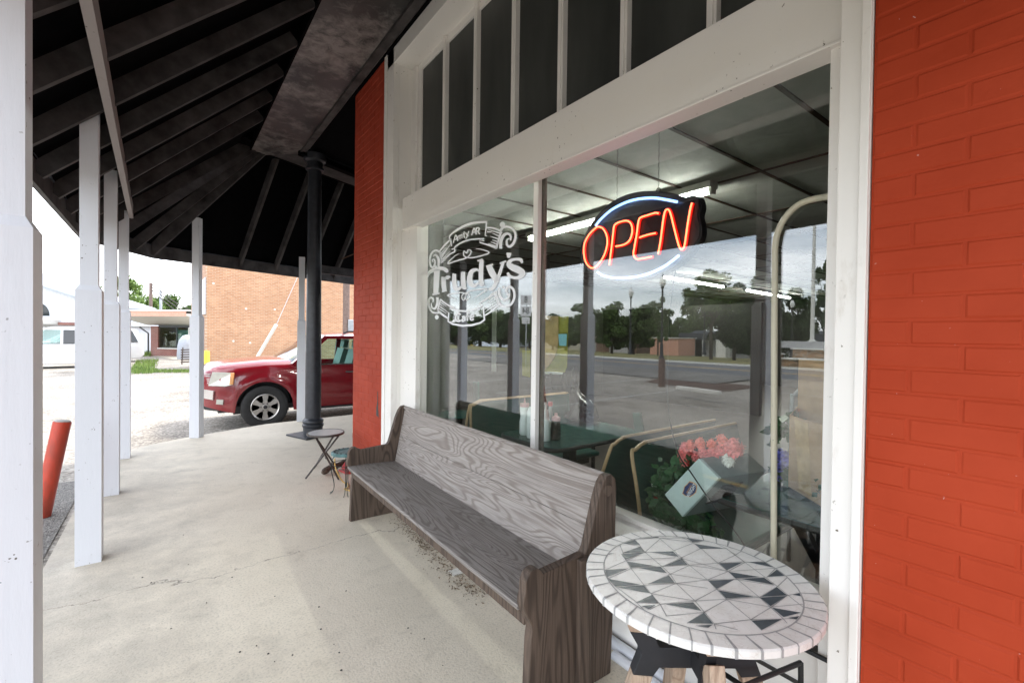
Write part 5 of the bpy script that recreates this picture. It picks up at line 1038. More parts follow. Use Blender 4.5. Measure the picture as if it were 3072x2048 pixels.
t = thing('stone_planter', 'low brown stone planter wall reflected left of the cream pipe', 'stone wall', (-30.5, (ya + yb) / 2, -.3)); link('wall', MB().box((-31, yb, -.3), (-30, ya, z1)), M['stone'], t); link('capstone', MB().box((-31.1, yb - .1, z1), (-29.9, ya + .15, z1 + .08)), M['offwhite'], t)
# long low building
D1 = 92; GB = gz(-92, 0); ya, yb = rspan(2040, 2620, D1); zr1 = RW(2250, 998, dist=D1).z; zr0 = RW(2250, 1020, dist=D1).z
t = thing('long_low_building', 'long low building with a dark blue roof and grey walls across the road', 'building', (-D1, (ya + yb) / 2, -.3))
g = MB(); g.prism([(-D1 - .2, yb, zr0), (-D1 - 6, yb, zr1 + .5), (-D1 - 12, yb, zr0)], (0, ya - yb, 0)); link('roof', g, M['dkroof'], t); link('roof_edge', MB().box((-D1 - .3, yb, zr0 - .1), (-D1 + .6, ya, zr0 + (zr1 - zr0) * .95)), M['dkroof'], t)
link('wall', MB().box((-D1 - 11, yb, GB), (-D1 - 1.6, ya, zr0)), M['wall'], t)
for i, (a, b, m_) in enumerate(((2250, 2276, 'darkglass'), (2300, 2318, 'darkglass'), (2075, 2095, 'darkglass'), (2140, 2152, 'darkglass'), (2400, 2420, 'darkglass'))):
    y0, y1 = rspan(a, b, D1); link('door', MB().box((-D1 - 1.6, y1, GB), (-D1 - 1.5, y0, zr0 - .1)), M[m_], t)
for a in (2110, 2160, 2280, 2345): 
    y0, y1 = rspan(a, a + 5, D1); link('porch_pillar', MB().box((-D1 + .2, y1, GB), (-D1 + .5, y0, zr0)), M['offwhite'], t)
y0, y1 = rspan(2188, 2232, D1 - 1); link('window', MB().box((-D1 - 1.6, y1, GB + .9), (-D1 - 1.5, y0, zr0 - .2)), M['darkglass'], t)
y0, y1 = rspan(2155, 2184, D1 - 3); tag(link('white_kiosk', MB().box((-D1 + 2, y1, GB), (-D1 + 4, y0, zr0 - .1)).box((-D1 + 1.9, y1 - .1, zr0 - .1), (-D1 + 4.1, y0 + .1, zr0)), M['offwhite'], bevel=.05), 'white box kiosk standing in front of the long low building', 'kiosk')
D2 = 88; GB = gz(-88, 0); ze_ = RW(1800, 1022, dist=D2).z; zg_ = RW(1840, 995, dist=D2).z; ya, yb = rspan(1740, 1905, D2)
t = thing('brown_house', 'brown low house with a pinkish gable reflected behind the lamp posts', 'building', (-D2, (ya + yb) / 2, -.3))
link('wall', MB().box((-D2 - 8, yb, GB), (-D2 - .5, ya, ze_)), M['brownwall'], t); g = MB(); g.prism([(-D2, yb - .5, ze_), (-D2 - 4, yb - .5, zg_), (-D2 - 8.5, yb - .5, ze_)], (0, ya - yb + 1, 0)); link('roof', g, M['brownwall'], t)
g = MB(); y0, y1 = rspan(1820, 1862, D2); g.prism([(-D2 + .2, y0, ze_), (-D2 + .2, y1, ze_), (-D2 + .2, (y0 * .6 + y1 * .4), RW(1840, 950, dist=D2).z)], (-1, 0, 0)); link('gable', g, M['pinkfascia'], t)
for a, b in ((1760, 1785), (1825, 1880)): y0, y1 = rspan(a, b, D2); link('garage_door', MB().box((-D2 - .5, y1, GB), (-D2 - .45, y0, ze_ - .5)), M['wall'], t)
GB = gz(-82, 0); zs_ = RW(2000, 1015, dist=82).z; y0, y1 = rspan(1950, 2035, 82); t = thing('red_shed', 'faded pink shed with a white front reflected right of the taller lamp', 'shed', (-83, (y0 + y1) / 2, GB)); link('wall', MB().box((-88, y1, GB), (-82, y0, zs_)), M['pinkfascia'], t); link('roof', MB().box((-88.3, y1 - .3, zs_), (-81.7, y0 + .3, zs_ + .2)), M['offwhite'], t)
# stone building with grey metal roof and steeple, reflected behind the lettering
D3 = 86; GB = gz(-86, 0); t = thing('stone_building', 'low stone building with a pale grey metal roof reflected below the word Cafe', 'building', (-D3, 90, GB))
ya, yb = rspan(1343, 1539, D3); yc = rspan(1395, 1432, D3); zt_ = RW(1450, 1035, dist=D3).z; zp = RW(1450, 1002, dist=D3 + 4).z
link('stone_wall', MB().box((-D3 - 9, yc[1], GB), (-D3, ya, zt_)), M['stone'], t); link('side_wall', MB().box((-D3 - 9, yb, GB), (-D3 - .3, yc[1], zt_)), M['brownwall'], t)
g = MB(); g.prism([(-D3 + .9, yb, zt_ - .3), (-D3 - 5, yb, zp), (-D3 - 10, yb, zt_)], (0, yc[1] - yb + .5, 0)); g.prism([(-D3 + .1, yc[1], zt_), (-D3 - 5, yc[1], zp), (-D3 - 10, yc[1], zt_)], (0, (ya - yc[1]), 0)); link('roof', g, M['greyroof'], t)
y0, y1 = rspan(1352, 1368, D3); link('garage_door', MB().box((-D3, y1, GB), (-D3 + .06, y0, GB + 2.4)), M['darkglass'], t); y0, y1 = rspan(1411, 1419, D3); link('yellow_door', MB().box((-D3, y1, GB), (-D3 + .08, y0, GB + 2.1)), M['yellow'], t); y0, y1 = rspan(1396, 1405, D3); link('window', MB().box((-D3, y1, GB + .8), (-D3 + .08, y0, GB + 2.2)), M['bluegrey'], t)
p = RW(1456, 1000, dist=118); zt_ = RW(1456, 968, dist=118).z; z0 = RW(1456, 1002, dist=118).z
t = thing('church', 'distant church with a thin white steeple above the grey metal roof', 'church', (p.x, p.y, -.3)); link('hall', MB().box((p.x - 12, p.y - 5, -.3), (p.x, p.y + 5, z0 + .3)), M['offwhite'], t); link('steeple', MB().lathe([(1.1, z0), (1.0, z0 + .6), (.06, zt_)], (p.x, p.y, 0), 8), M['offwhite'], t)
# route signs on a post (mirrored in the left pane)
DS = 14; p = RW(1578, 950, dist=DS); zA = RW(1578, 885, dist=DS).z; sc = (RW(1578, 885, dist=DS) - RW(1578, 950, dist=DS)).length / 65
t = thing('route_sign', 'white route marker signs reading 8 and 84 with a small arrow on one post', 'road sign', (p.x, p.y, -.29))
link('post', MB().box((p.x - .04, p.y - .03, -.3), (p.x - .0, p.y + .03, zA)), M['steel'], t)
z_ = zA; fx = Vector((.6, -.8, 0)).normalized()  # faces the cafe window
sd_ = Vector((-fx.y, fx.x, 0))
for txt, hh, ww in (('8', 30, 32), ('84', 30, 32), ('', 20, 24)):
    h_ = hh * sc; w_ = ww * sc; cpt = Vector((p.x + .02, p.y, z_ - h_ / 2)); 
    q = [cpt - sd_ * w_ / 2 - Vector((0, 0, h_ / 2)), cpt + sd_ * w_ / 2 - Vector((0, 0, h_ / 2)), cpt + sd_ * w_ / 2 + Vector((0, 0, h_ / 2)), cpt - sd_ * w_ / 2 + Vector((0, 0, h_ / 2))]
    sg = link('sign_plate', MB().prism(q, fx * .01), M['signwhite'], t); g = MB(); e_ = fx * .014
    if txt: textmesh(txt, lambda x, y: cpt + e_ + sd_ * (x * h_ * .75) + Vector((0, 0, y * h_ * .9)), g)
    else: g.bar(cpt + e_ - sd_ * h_ * .25 - Vector((0, 0, h_ * .25)), cpt + e_ + sd_ * h_ * .25 + Vector((0, 0, h_ * .25)), .04, .004); g.bar(cpt + e_ - sd_ * h_ * .28 - Vector((0, 0, h_ * .28)), cpt + e_ - sd_ * h_ * .28 + Vector((0, 0, h_ * .02)), .03, .004); g.bar(cpt + e_ - sd_ * h_ * .28 - Vector((0, 0, h_ * .28)), cpt + e_ + sd_ * h_ * .05 - Vector((0, 0, h_ * .28)), .03, .004)
    link('sign_text' if txt else 'arrow', g, M['signblk'], sg); z_ -= h_ + 3 * sc
p = RW(1748, 1030, dist=42); tag(link('marker_post', MB().tube([(p.x, p.y, -.3), (p.x, p.y, 3.2)], .06, 8), M['steel']), 'thin grey metal post reflected left of the second porch post', 'post')
p = RW(1984, 1160, z=-.29); tag(link('wooden_stub', MB().tube([(p.x, p.y, -.3), (p.x, p.y, .75)], .12, 10), M['woodpole']), 'short weathered wooden stub post in the lot in front of the cafe', 'post')
a = RW(2030, 1172, z=-.1); b = RW(2160, 1190, z=-.1); a.z = b.z = -.0; tag(link('guard_rail', MB().bar(a, b, .12, .12), M['offwhite'], bevel=.02), 'short white concrete rail lying low in the lot, reflected left of the pipe', 'rail')

# ------------------------------------------------------------------ vehicles
def vehicle(name, label, cat, base, heading, bodym, P):
    """local frame: u forward from the front axle, v to the left side, z up from the road"""
    t = thing(name, label, cat, base, heading)
    hw = P['hw']; R = P['R']; L_ = P['rear']; F_ = P['front']; arches = [0, -P['wb']]
    def interp(tab, u):
        tab = sorted(tab)
        if u <= tab[0][0]: return tab[0][1]
        for (a, x), (b, y) in zip(tab[:-1], tab[1:]):
            if u <= b: return x + (y - x) * (u - a) / (b - a)
        return tab[-1][1]
    us = sorted(set([round(x, 4) for x in [F_, F_ - .03, F_ - .08, F_ - .16, F_ - .28, F_ - .4] + [L_, L_ + .05, L_ + .15, L_ + .35] + [-.6 - .3 * k for k in range(40) if -.6 - .3 * k > L_ + .4] + [c + d for c in arches for d in (-.56, -.51, -.485, -.46, -.42, -.36, -.28, -.19, -.1, 0, .1, .19, .28, .36, .42, .46, .485, .51, .56)]]), reverse=True)
    us = [u for u in us if L_ <= u <= F_]; A = P.get('arch', R + .075)
    def zb(u):
        b = interp(P['bottom'], u)
        for c in arches:
            d = abs(u - c)
            if d < A + .03: b = max(b, R + math.sqrt(max(0, A * A - d * d)) if d < A else b)
        return b
    def half(u): return interp(P['plan'], u)
    rows = 9; g = MB()
    for s_ in (1, -1):
        V = []
        for u in us:
            b, zs = zb(u), interp(P['shoulder'], u); w0 = half(u) * hw
            for j in range(rows + 1):
                q = j / rows; z = b + (zs - b) * q; zz = (z - .3) / max(.1, zs - .3); bul = 1 - .05 * max(0, zz - .72) ** 2 * 12 - .04 * max(0, .25 - zz) * 2
                fl = 0
                for c in arches:
                    d = math.hypot(u - c, z - R)
                    if A - .02 < d < A + .16 and z > R - .2: fl = max(fl, .022 * (1 - abs(d - A - .05) / .11))
                cr = .012 if abs(zz - .62) < .06 else 0
                V.append((u, s_ * (w0 * bul + max(0, fl) + cr), z))
        n_ = rows + 1; Fc = [(i * n_ + j, (i + 1) * n_ + j, (i + 1) * n_ + j + 1, i * n_ + j + 1) for i in range(len(us) - 1) for j in range(rows)]; g.add(V, Fc)
        # hood or belt cap
        V2 = []; us2 = us
        for i, u in enumerate(us2):
            w0 = half(u) * hw; zs = interp(P['shoulder'], u); e = Vector(V[i * n_ + rows]); zt_ = interp(P['hood'], u) if u > P['cowl'] - .05 else None
            if zt_ is not None: V2 += [tuple(e), (u, s_ * w0 * .86, zs + (zt_ - zs) * .45 + .01), (u, s_ * w0 * .6, zs + (zt_ - zs) * .8), (u, s_ * w0 * .3, zt_ - .004), (u, 0, zt_)]
            else: V2 += [tuple(e), (u, s_ * (abs(e.y) - .03), zs + .012), (u, s_ * (abs(e.y) - .06), zs + .01), (u, s_ * (abs(e.y) - .08), zs - .03), (u, s_ * (abs(e.y) - .09), zs - .1)]
        g.add(V2, [(i * 5 + j, (i + 1) * 5 + j, (i + 1) * 5 + j + 1, i * 5 + j + 1) for i in range(len(us2) - 1) for j in range(4)])
    for u, cap in ((us[0], 1), (us[-1], 1)):
        zs = interp(P['shoulder'], u); b = zb(u); w0 = half(u) * hw; zt_ = interp(P['hood'], u) if u > 0 else zs; g.add([(u, -w0 * .97, b), (u, w0 * .97, b), (u, w0 * .97, zs), (u, 0, zt_), (u, -w0 * .97, zs)], [(0, 1, 2, 3, 4)])
    body = link('body', g, bodym, t, local=True, smooth=True)
    g = MB(); g.box((L_ + .3, -hw * .86, zb(-1) + .02), (F_ - .25, hw * .86, zb(-1) + .12)); 
    for c in arches:
        for s_ in (1, -1): g.add([(c + (A + .02) * math.cos(a), s_ * hw * q, R + (A + .02) * math.sin(a)) for q in (.97, .6) for a in [math.pi * k / 12 for k in range(13)]], [(k, k + 1, 14 + k, 13 + k) for k in range(12)]); g.box((c - A, s_ * hw * .58, .25), (c + A, s_ * hw * .60, R + A))
    link('underbody', g, M['darkplastic'], t, local=True)
    # roof, pillars, glass
    rf = P['roof']; uf, ur, hwr, zr = rf['front'], rf['rear'], rf['hw'], rf['z']; g = MB()
    g.grid(lambda a, b: (uf + (ur - uf) * a, (2 * b - 1) * hwr * (1 - .04 * (2 * a - 1) ** 2), zr + .075 * (1 - (2 * b - 1) ** 2) - .05 * (2 * a - 1) ** 4 - .03 * abs(2 * b - 1) ** 8), 12, 12)
    roof = link('roof', g, bodym, t, local=True, smooth=True)
    ws = P['screen']; hb = P['belt_hw']; zbt = P['belt']; g = MB()
    for s_ in (1, -1):
        g.bar((ws - .02, s_ * hb, zbt - .01), (uf, s_ * hwr, zr - .03), .07, .09); g.bar((uf, s_ * hwr, zr - .035), (ur, s_ * hwr, zr - .035), .07, .06); link('windscreen_pillar', g, bodym, roof, local=True); g = MB()
        for ub, ut, w_ in P['pillars']: link('pillar', MB().bar((ub, s_ * hb, zbt - .02), (ut, s_ * hwr, zr - .03), .05, w_, up=(1, 0, 0)), bodym, roof, local=True)
    g = MB(); g.grid(lambda a, b: (ws + P.get('bow', .28) * (1 - (2 * b - 1) ** 2) * (1 - a) + (uf - ws) * a, (2 * b - 1) * ((hb - .02) * (1 - a) + (hwr - .03) * a), (zbt + .02) * (1 - a) + (zr - .01) * a + .06 * a * (1 - (2 * b - 1) ** 2)), 4, 10); link('windscreen', g, M['carglass'], t, local=True, smooth=True)
    wins = P['windows']
    for s_ in (1, -1):
        for a, b, a2, b2, gm in wins:
            o = link('side_window', MB().add([(a, s_ * (hb + .005), zbt), (b, s_ * (hb + .005), zbt), (b2, s_ * (hwr + .008), zr - .06), (a2, s_ * (hwr + .008), zr - .06)], [(0, 1, 2, 3)]), gm, t, local=True)
            link('window_seal', MB().bar((a, s_ * (hb + .014), zbt - .006), (b, s_ * (hb + .014), zbt - .006), .012, .02), M['chrome'] if P.get('bright') else M['darkplastic'], o, local=True)
    for c in arches:
        for s_ in (1, -1):
            yo = s_ * (hw + P.get('wout', -.01)); yi = yo - s_ * .235; sgn = s_
            wh = link('wheel', MB().lathe([(R * .60, yi + sgn * .01), (R * .93, yi), (R, yi + sgn * .03), (R, yo - sgn * .04), (R * .975, yo - sgn * .015), (R * .90, yo), (R * .68, yo - sgn * .006), (R * .60, yo - sgn * .02)], (c, 0, R), 40, axis='y', cap=False), M['rubber'], t, local=True, smooth=True)
            g = MB(); rr = R * .61; g.lathe([(rr, yo - sgn * .012), (rr * .96, yo - sgn * .002), (rr * .90, yo - sgn * .015), (rr * .88, yo - sgn * .10)], (c, 0, R), 36, axis='y', cap=False)
            g.lathe([(rr * .26, yo - sgn * .03), (rr * .24, yo - sgn * .012), (.01, yo - sgn * .008)], (c, 0, R), 20, axis='y')
            for k in range(P.get('spokes', 6)):
                a = math.pi / 2 + 2 * math.pi * k / P.get('spokes', 6); d = Vector((math.cos(a), 0, math.sin(a))); n2 = Vector((-math.sin(a), 0, math.cos(a))); c0 = Vector((c, yo - sgn * .02, R)); q = []
                for r1, w1 in ((.18, .20), (.5, .13), (.93, .23)): q.append((c0 + d * rr * r1, w1 * rr))
                for (p0, w0), (p1, w1) in zip(q[:-1], q[1:]): g.prism([p0 - n2 * w0, p1 - n2 * w1, p1 + n2 * w1, p0 + n2 * w0], (0, -sgn * .03, 0))
            link('rim', g, M['alloy'], wh, local=True)
            link('hub_back', MB().lathe([(rr * .9, yo - sgn * .10), (.01, yo - sgn * .10)], (c, 0, R), 24, axis='y'), M['darkplastic'], wh, local=True)
            link('hub_cap', MB().lathe([(rr * .15, yo - sgn * .012), (rr * .13, yo - sgn * .002), (.004, yo)], (c, 0, R), 16, axis='y'), M['darkplastic'] if P.get('spokes', 6) == 6 else M['alloy'], wh, local=True)
    return t
hdv = Vector((-1, 0, 0)); hang = math.atan2(hdv.y, hdv.x)
wc = W(796.5, 1221, z=.115); leftn = Vector((-hdv.y, hdv.x, 0)); base = wc - leftn * 1.0; base.z = -.285
trk = vehicle('pickup_truck', 'shiny dark red pickup parked nose left beyond the porch edge, behind the iron column', 'pickup truck', base, hang, M['redcar'], dict(
    hw=1.0, R=.40, arch=.475, wb=3.3, front=.98, rear=-4.6, cowl=-.45, screen=-.45, belt=1.17, belt_hw=.955, bow=.32, wout=.0, spokes=6, bright=True,
    bottom=[(-4.6, .5), (-4.3, .34), (-.6, .31), (.5, .33), (.62, .36), (.98, .47)], plan=[(-4.6, .93), (-4.4, .98), (-.8, .985), (0, .99), (.5, .965), (.7, .92), (.82, .84), (.93, .72), (.98, .62)],
    shoulder=[(-4.6, 1.15), (-.6, 1.165), (0, 1.17), (.45, 1.13), (.75, 1.09), (.90, 1.04), (.98, .98)], hood=[(-.5, 1.30), (0, 1.29), (.5, 1.25), (.8, 1.20), (.92, 1.12), (.98, 1.02)],
    roof=dict(front=-1.12, rear=-3.0, hw=.76, z=1.735), pillars=[(-1.83, -1.83, .10), (-2.95, -2.9, .16)],
    windows=[(-.62, -1.79, -1.17, -1.79, M['carglass']), (-1.87, -2.88, -1.87, -2.82, M['carglass'])]))
def tl(nm, mb, m, sm=False, par=None, lab=None): return link(nm, mb, m, par or trk, local=True, smooth=sm, label=lab)
hl = tl('headlight', MB().prism([(.80, .83, 1.07), (.50, .985, 1.06), (.53, .995, .84), (.62, .985, .82), (.86, .80, .83)], (.02, .02, 0)), M['lens']); tl('turn_lens', MB().prism([(.545, .989, 1.06), (.495, 1.008, 1.055), (.52, 1.012, .85), (.565, 1.0, .845)], (.012, .022, 0)), M['orange'], par=hl)
tl('headlight', MB().prism([(.80, -.83, 1.07), (.50, -.985, 1.06), (.53, -.995, .84), (.62, -.985, .82), (.86, -.80, .83)], (.02, -.02, 0)), M['lens'])
g = MB()
for k in range(5): g.bar((.955, -.60, 1.03 - k * .035 - (.02 if k > 1 else 0)), (.955, .60, 1.03 - k * .035 - (.02 if k > 1 else 0)), .05, .012); g.bar((.93, .60, 1.03 - k * .035 - (.02 if k > 1 else 0)), (.84, .80, 1.03 - k * .035 - (.02 if k > 1 else 0)), .06, .012)
tl('grille', g, M['chrome']); g = MB(); g.prism([(.99, -.62, .80), (.99, .62, .80), (.90, .84, .78), (.90, .84, .70), (.99, .62, .66), (.99, -.62, .66)][:0] or [(.985, -.62, .78), (.985, .62, .78), (.985, .62, .60), (.985, -.62, .60)], (.03, 0, 0)); g.bar((1.0, .62, .69), (.80, .88, .66), .03, .16); tl('bumper_trim', g, M['chrome'])
tl('chin_spoiler', MB().bar((.90, -.6, .44), (.90, .6, .44), .08, .1).bar((.90, .6, .44), (.55, .93, .40), .05, .12), M['darkplastic'])
tl('fog_lamp', MB().bar((.76, .895, .545), (.66, .945, .535), .02, .085), M['lens']); tl('side_step', MB().box((-3.0, .92, .30), (-.75, 1.03, .335)), M['darkplastic'])
for s_ in (1, -1):
    mr = tl('door_mirror', MB().bar((-.72, s_ * .99, 1.22), (-.72, s_ * 1.2, 1.24), .12, .16), M['darkplastic']); 
    tl('door_handle', MB().bar((-1.45, s_ * 1.008, 1.005), (-1.72, s_ * 1.008, 1.0), .02, .03), M['chrome'])
g = MB()
for a, z0, z1 in ((-.66, .36, 1.16), (-1.85, .36, 1.16), (-2.9, .55, 1.16)): g.box((a - .004, .988, z0), (a + .004, .9925, z1))
tl('door_gap', g, M['darkplastic']); tl('roof_rail', MB().tube([(-1.5, .66, 1.78), (-1.6, .66, 1.825), (-2.8, .66, 1.825), (-2.9, .66, 1.78)], .018, 8), M['darkplastic'])
for v_ in (.42, -.42):
    st = tl('front_seat', MB().box((-1.75, v_ - .25, .75), (-1.2, v_ + .25, .95)).bar((-1.68, v_, .9), (-1.84, v_, 1.43), .48, .14), M['seat']); tl('headrest', MB().bar((-1.84, v_, 1.46), (-1.87, v_, 1.64), .26, .10), M['seat'], par=st, sm=False)
tl('dashboard', MB().box((-.85, -.85, .95), (-.55, .85, 1.2)), M['darkplastic']); tl('steering_wheel', MB().tube([(-.98 - .08 * math.sin(q), .42 + .18 * math.cos(q), 1.15 + .17 * math.sin(q)) for q in [k * .5236 for k in range(12)]], .016, 6, closed=True), M['darkplastic'])
g = MB(); g.box((-4.55, -.9, .8), (-3.1, .9, .85)); g.prism([(-3.0, .93, 1.16), (-3.0, .80, 1.72), (-3.7, .93, 1.17)], (0, -.05, 0)); g.prism([(-3.0, -.93, 1.16), (-3.0, -.80, 1.72), (-3.7, -.93, 1.17)], (0, .05, 0)); g.box((-4.55, -.93, 1.15), (-3.05, .93, 1.18)); tl('bed_cover', g, M['darkplastic'])
# white family car across the street
p = W(150, 1103, z=-.30); pr = W(420, 1096, z=-.30); hd = (p - pr); hd.z = 0; hd.normalize()
fr_ = W(28, 1106, z=-.3)
wcar = vehicle('white_car', 'white family car parked across the street, seen between the first two porch posts', 'car', (fr_.x, fr_.y, -.30), math.atan2(hd.y, hd.x), M['whitecar'], dict(
    hw=.93, R=.34, wb=2.95, front=.95, rear=-4.1, cowl=-.30, screen=-.25, belt=1.17, belt_hw=.90, bow=.3, spokes=5,
    bottom=[(-4.1, .42), (-3.9, .25), (.6, .22), (.95, .35)], plan=[(-4.1, .82), (-3.8, .96), (-.6, 1), (.3, .97), (.7, .86), (.95, .6)], shoulder=[(-4.1, 1.17), (-.4, 1.15), (.3, 1.06), (.8, .88), (.95, .7)], hood=[(-.3, 1.24), (.3, 1.15), (.8, .94), (.95, .72)],
    roof=dict(front=-1.1, rear=-3.75, hw=.74, z=1.86), pillars=[(-1.75, -1.75, .08), (-2.75, -2.75, .10), (-3.95, -3.65, .22)], windows=[(-.5, -1.72, -1.12, -1.72, M['carglass']), (-1.78, -2.7, -1.78, -2.7, M['darkglass']), (-2.8, -3.8, -2.8, -3.6, M['darkglass'])]))
r2 = W(424, 1092, z=-.3); f2_ = r2 + hd * 4.1 + Vector((0, 3, 0)); dup(wcar, (f2_.x, f2_.y, -.3), math.atan2(hd.y, hd.x), 'white parked vehicle showing only its tail between the third post and the annex')
# small white pickup in the reflection
p = RW(1330, 1052, dist=80)
vehicle('white_pickup', 'tiny white pickup reflected at the left end of the stone building', 'pickup truck', (p.x, p.y, gz(p.x, p.y) + .05), rad(80), M['whitecar'], dict(
    hw=.9, R=.36, wb=3.1, front=.9, rear=-4.1, cowl=-.35, screen=-.3, belt=1.05, belt_hw=.85, spokes=5, bottom=[(-4.1, .4), (.9, .35)], plan=[(-4.1, .93), (-3.8, 1), (.3, .97), (.9, .7)], shoulder=[(-4.1, 1.05), (0, 1.02), (.9, .85)], hood=[(-.3, 1.12), (.9, .88)],
    roof=dict(front=-.9, rear=-2.0, hw=.68, z=1.68), pillars=[(-2.1, -2.0, .15)], windows=[(-.5, -1.95, -.95, -1.9, M['darkglass'])]))

# ------------------------------------------------------------------ buildings beyond the side street
c0 = W(620, 1112, z=-.3); e = Vector((.99, .146, 0)).normalized(); nb = Vector((-e.y, e.x, 0)); c0.z = -.3
t = thing('tall_brick_building', 'tall tan brick building wall rising behind the red pickup', 'building', c0, math.atan2(e.y, e.x))
link('front_wall', MB().box((0, 0, -.3), (26, .35, 8.2)), M['tanbrick'], t, local=True); SD = 0.
for i in range(1, 400):
    q_ = c0 + nb * (i * .05) - CAM; dq = Vector((RX.x * q_.x + RY.x * q_.y, 0, RX.z * q_.x + RY.z * q_.y)); SD = i * .05
    if 1536 + FPX * dq.x / -dq.z < 574: break
link('side_wall', MB().box((-.005, .36, -.3), (.35, SD, 8.0)), M['tanbricky'], t, local=True); link('roof', MB().box((-.1, -.1, 8.2), (26.1, SD + .1, 8.35)), M['wall'], t, local=True)
link('side_sign', MB().prism([(-.06, .15, 2.6), (-.06, .15, 4.3), (-.06, SD * .8, 3.8), (-.06, SD * .8, 2.6)], (.05, 0, 0)), M['ribbed'], t, local=True)
def wallp(px, py): 
    d = ray(px, py); n_ = nb; tt = (c0 - CAM).dot(n_) / d.dot(n_); P_ = CAM + d * tt; return (P_ - c0).dot(e), P_.z + .3
u0, z0 = wallp(900, 925); u1, z1 = wallp(938, 872); link('bricked_window', MB().box((u0, -.02, z0), (u1, 0.0, z1)).box((u0 - .05, -.05, z0 - .1), (u1 + .05, -.0, z0)), M['tanbricky'], t, local=True)
for px, py in ((640, 850), (750, 1028), (738, 926), (824, 928), (700, 1023)): 
    u0, z0 = wallp(px, py); link('wall_patch', MB().lathe([(.05, -.01), (.045, -.015), (.01, -.016)], (u0, 0, z0), 10, axis='y'), M['offwhite'], t, local=True)
# the annex with canopy
a0 = W(452, 1068, z=-.3); a1 = W(606, 1072, z=-.3); a0.z = a1.z = -.3; ex = (a1 - a0); LA = ex.length; ex.normalize()
t = thing('brick_annex', 'small dark brick shop front with a salmon edged canopy left of the tall brick building', 'building', a0, math.atan2(ex.y, ex.x))
dp = (a0 - CAM).dot(-RZ + 0 * RX) if False else (a0.x - CAM.x) * .6 + (a0.y - CAM.y) * .8
def hz(py, px=500): return CAM.z + ray(px, py).z * dp / FPX + .3
link('wall', MB().box((0, 0, 0), (.62, .3, hz(978))).box((.62, 0, 0), (LA, .3, hz(1045))).box((LA - .3, 0, 0), (LA, .3, hz(978))).box((0, .3, 0), (.3, 9, hz(978))).box((0, 9, 0), (LA, 9.2, hz(978))), M['dkbrick'], t, local=True)
link('sill', MB().box((.62, -.06, hz(1046)), (LA - .3, .0, hz(1043))), M['offwhite'], t, local=True)
wf = link('shop_window', MB().box((.62, .10, hz(1045)), (LA - .3, .14, hz(978))), M['carglass'], t, local=True); link('mullion', MB().box((2.1, .06, hz(1045)), (2.16, .16, hz(978))).box((3.3, .06, hz(1045)), (3.36, .16, hz(978))).box((.62, .06, hz(982)), (LA, .16, hz(976))), M['blackpole'], wf, local=True)
link('interior_shelf', MB().box((.9, 1.2, .6), (1.9, 1.6, 1.9)).box((2.4, 1.5, .4), (3.6, 1.7, 1.6)).box((.3, 3.5, 0), (LA, 3.6, 2.6)), M['wall'], t, local=True)
g = MB(); g.prism([(-.9, -1.9, hz(950)), (-.9, .5, hz(976)), (-.9, .5, hz(940)), (-.9, -1.9, hz(944))], (LA + 1.6, 0, 0)); link('canopy_soffit', g, M['offwhite'], t, local=True)
link('fascia', MB().box((-1.0, -1.95, hz(952)), (LA + .7, -1.9, hz(938))), M['pinkfascia'], t, local=True); link('roof_edge', MB().box((-1.1, -2.0, hz(938)), (LA + .8, .6, hz(934))).box((-.6, .6, hz(950)), (LA, 9.4, hz(938))), M['offwhite'], t, local=True)
link('downpipe', MB().tube([(-.15, -.05, 0), (-.15, -.05, hz(1000)), (-.6, -.3, hz(982))], .05, 8), M['blackpole'], t, local=True)
tag(link('concrete_path', MB().prism([a0 + ex * .2 - nb * .1 + Vector((0, 0, .02)), a1 + Vector((0, 0, .02)), a1 - nb * 5.5 + Vector((0, 0, .02)), a0 + ex * .8 - nb * 5.5 + Vector((0, 0, .02))], (0, 0, .02)), M['concrete']), 'x', 'x'); o = bpy.data.objects['concrete_path']; del o['label']; del o['category']; o['kind'] = 'structure'
p = W(598, 941, y=a1.y - 4); t = thing('security_camera', 'small white round security camera at the corner of the canopy', 'camera', p); link('dome', MB().lathe([(.02, .1), (.13, .08), (.15, 0), (.12, -.1), (.02, -.14)], (0, 0, 0), 16), M['offwhite'], t, local=True, smooth=True); link('lens', MB().lathe([(.05, -.16), (.05, -.13)], (0, 0, 0), 12, axis='y'), M['signblk'], t, local=True)
# low neighbouring sheds between white car and annex
p = W(410, 1065, z=-.3); t = thing('white_shed', 'pale ribbed metal shed with a grey roof just left of the annex', 'shed', (p.x - 2.8, p.y + 6, -.3)); link('wall', MB().box((0, 0, 0), (5.5, 8, 2.2)), M['ribbed'], t, local=True); link('roof', MB().prism([(-.3, -.4, 2.2), (-.3, 4, 2.9), (-.3, 8.4, 2.2)], (6.1, 0, 0)), M['greyroof'], t, local=True)
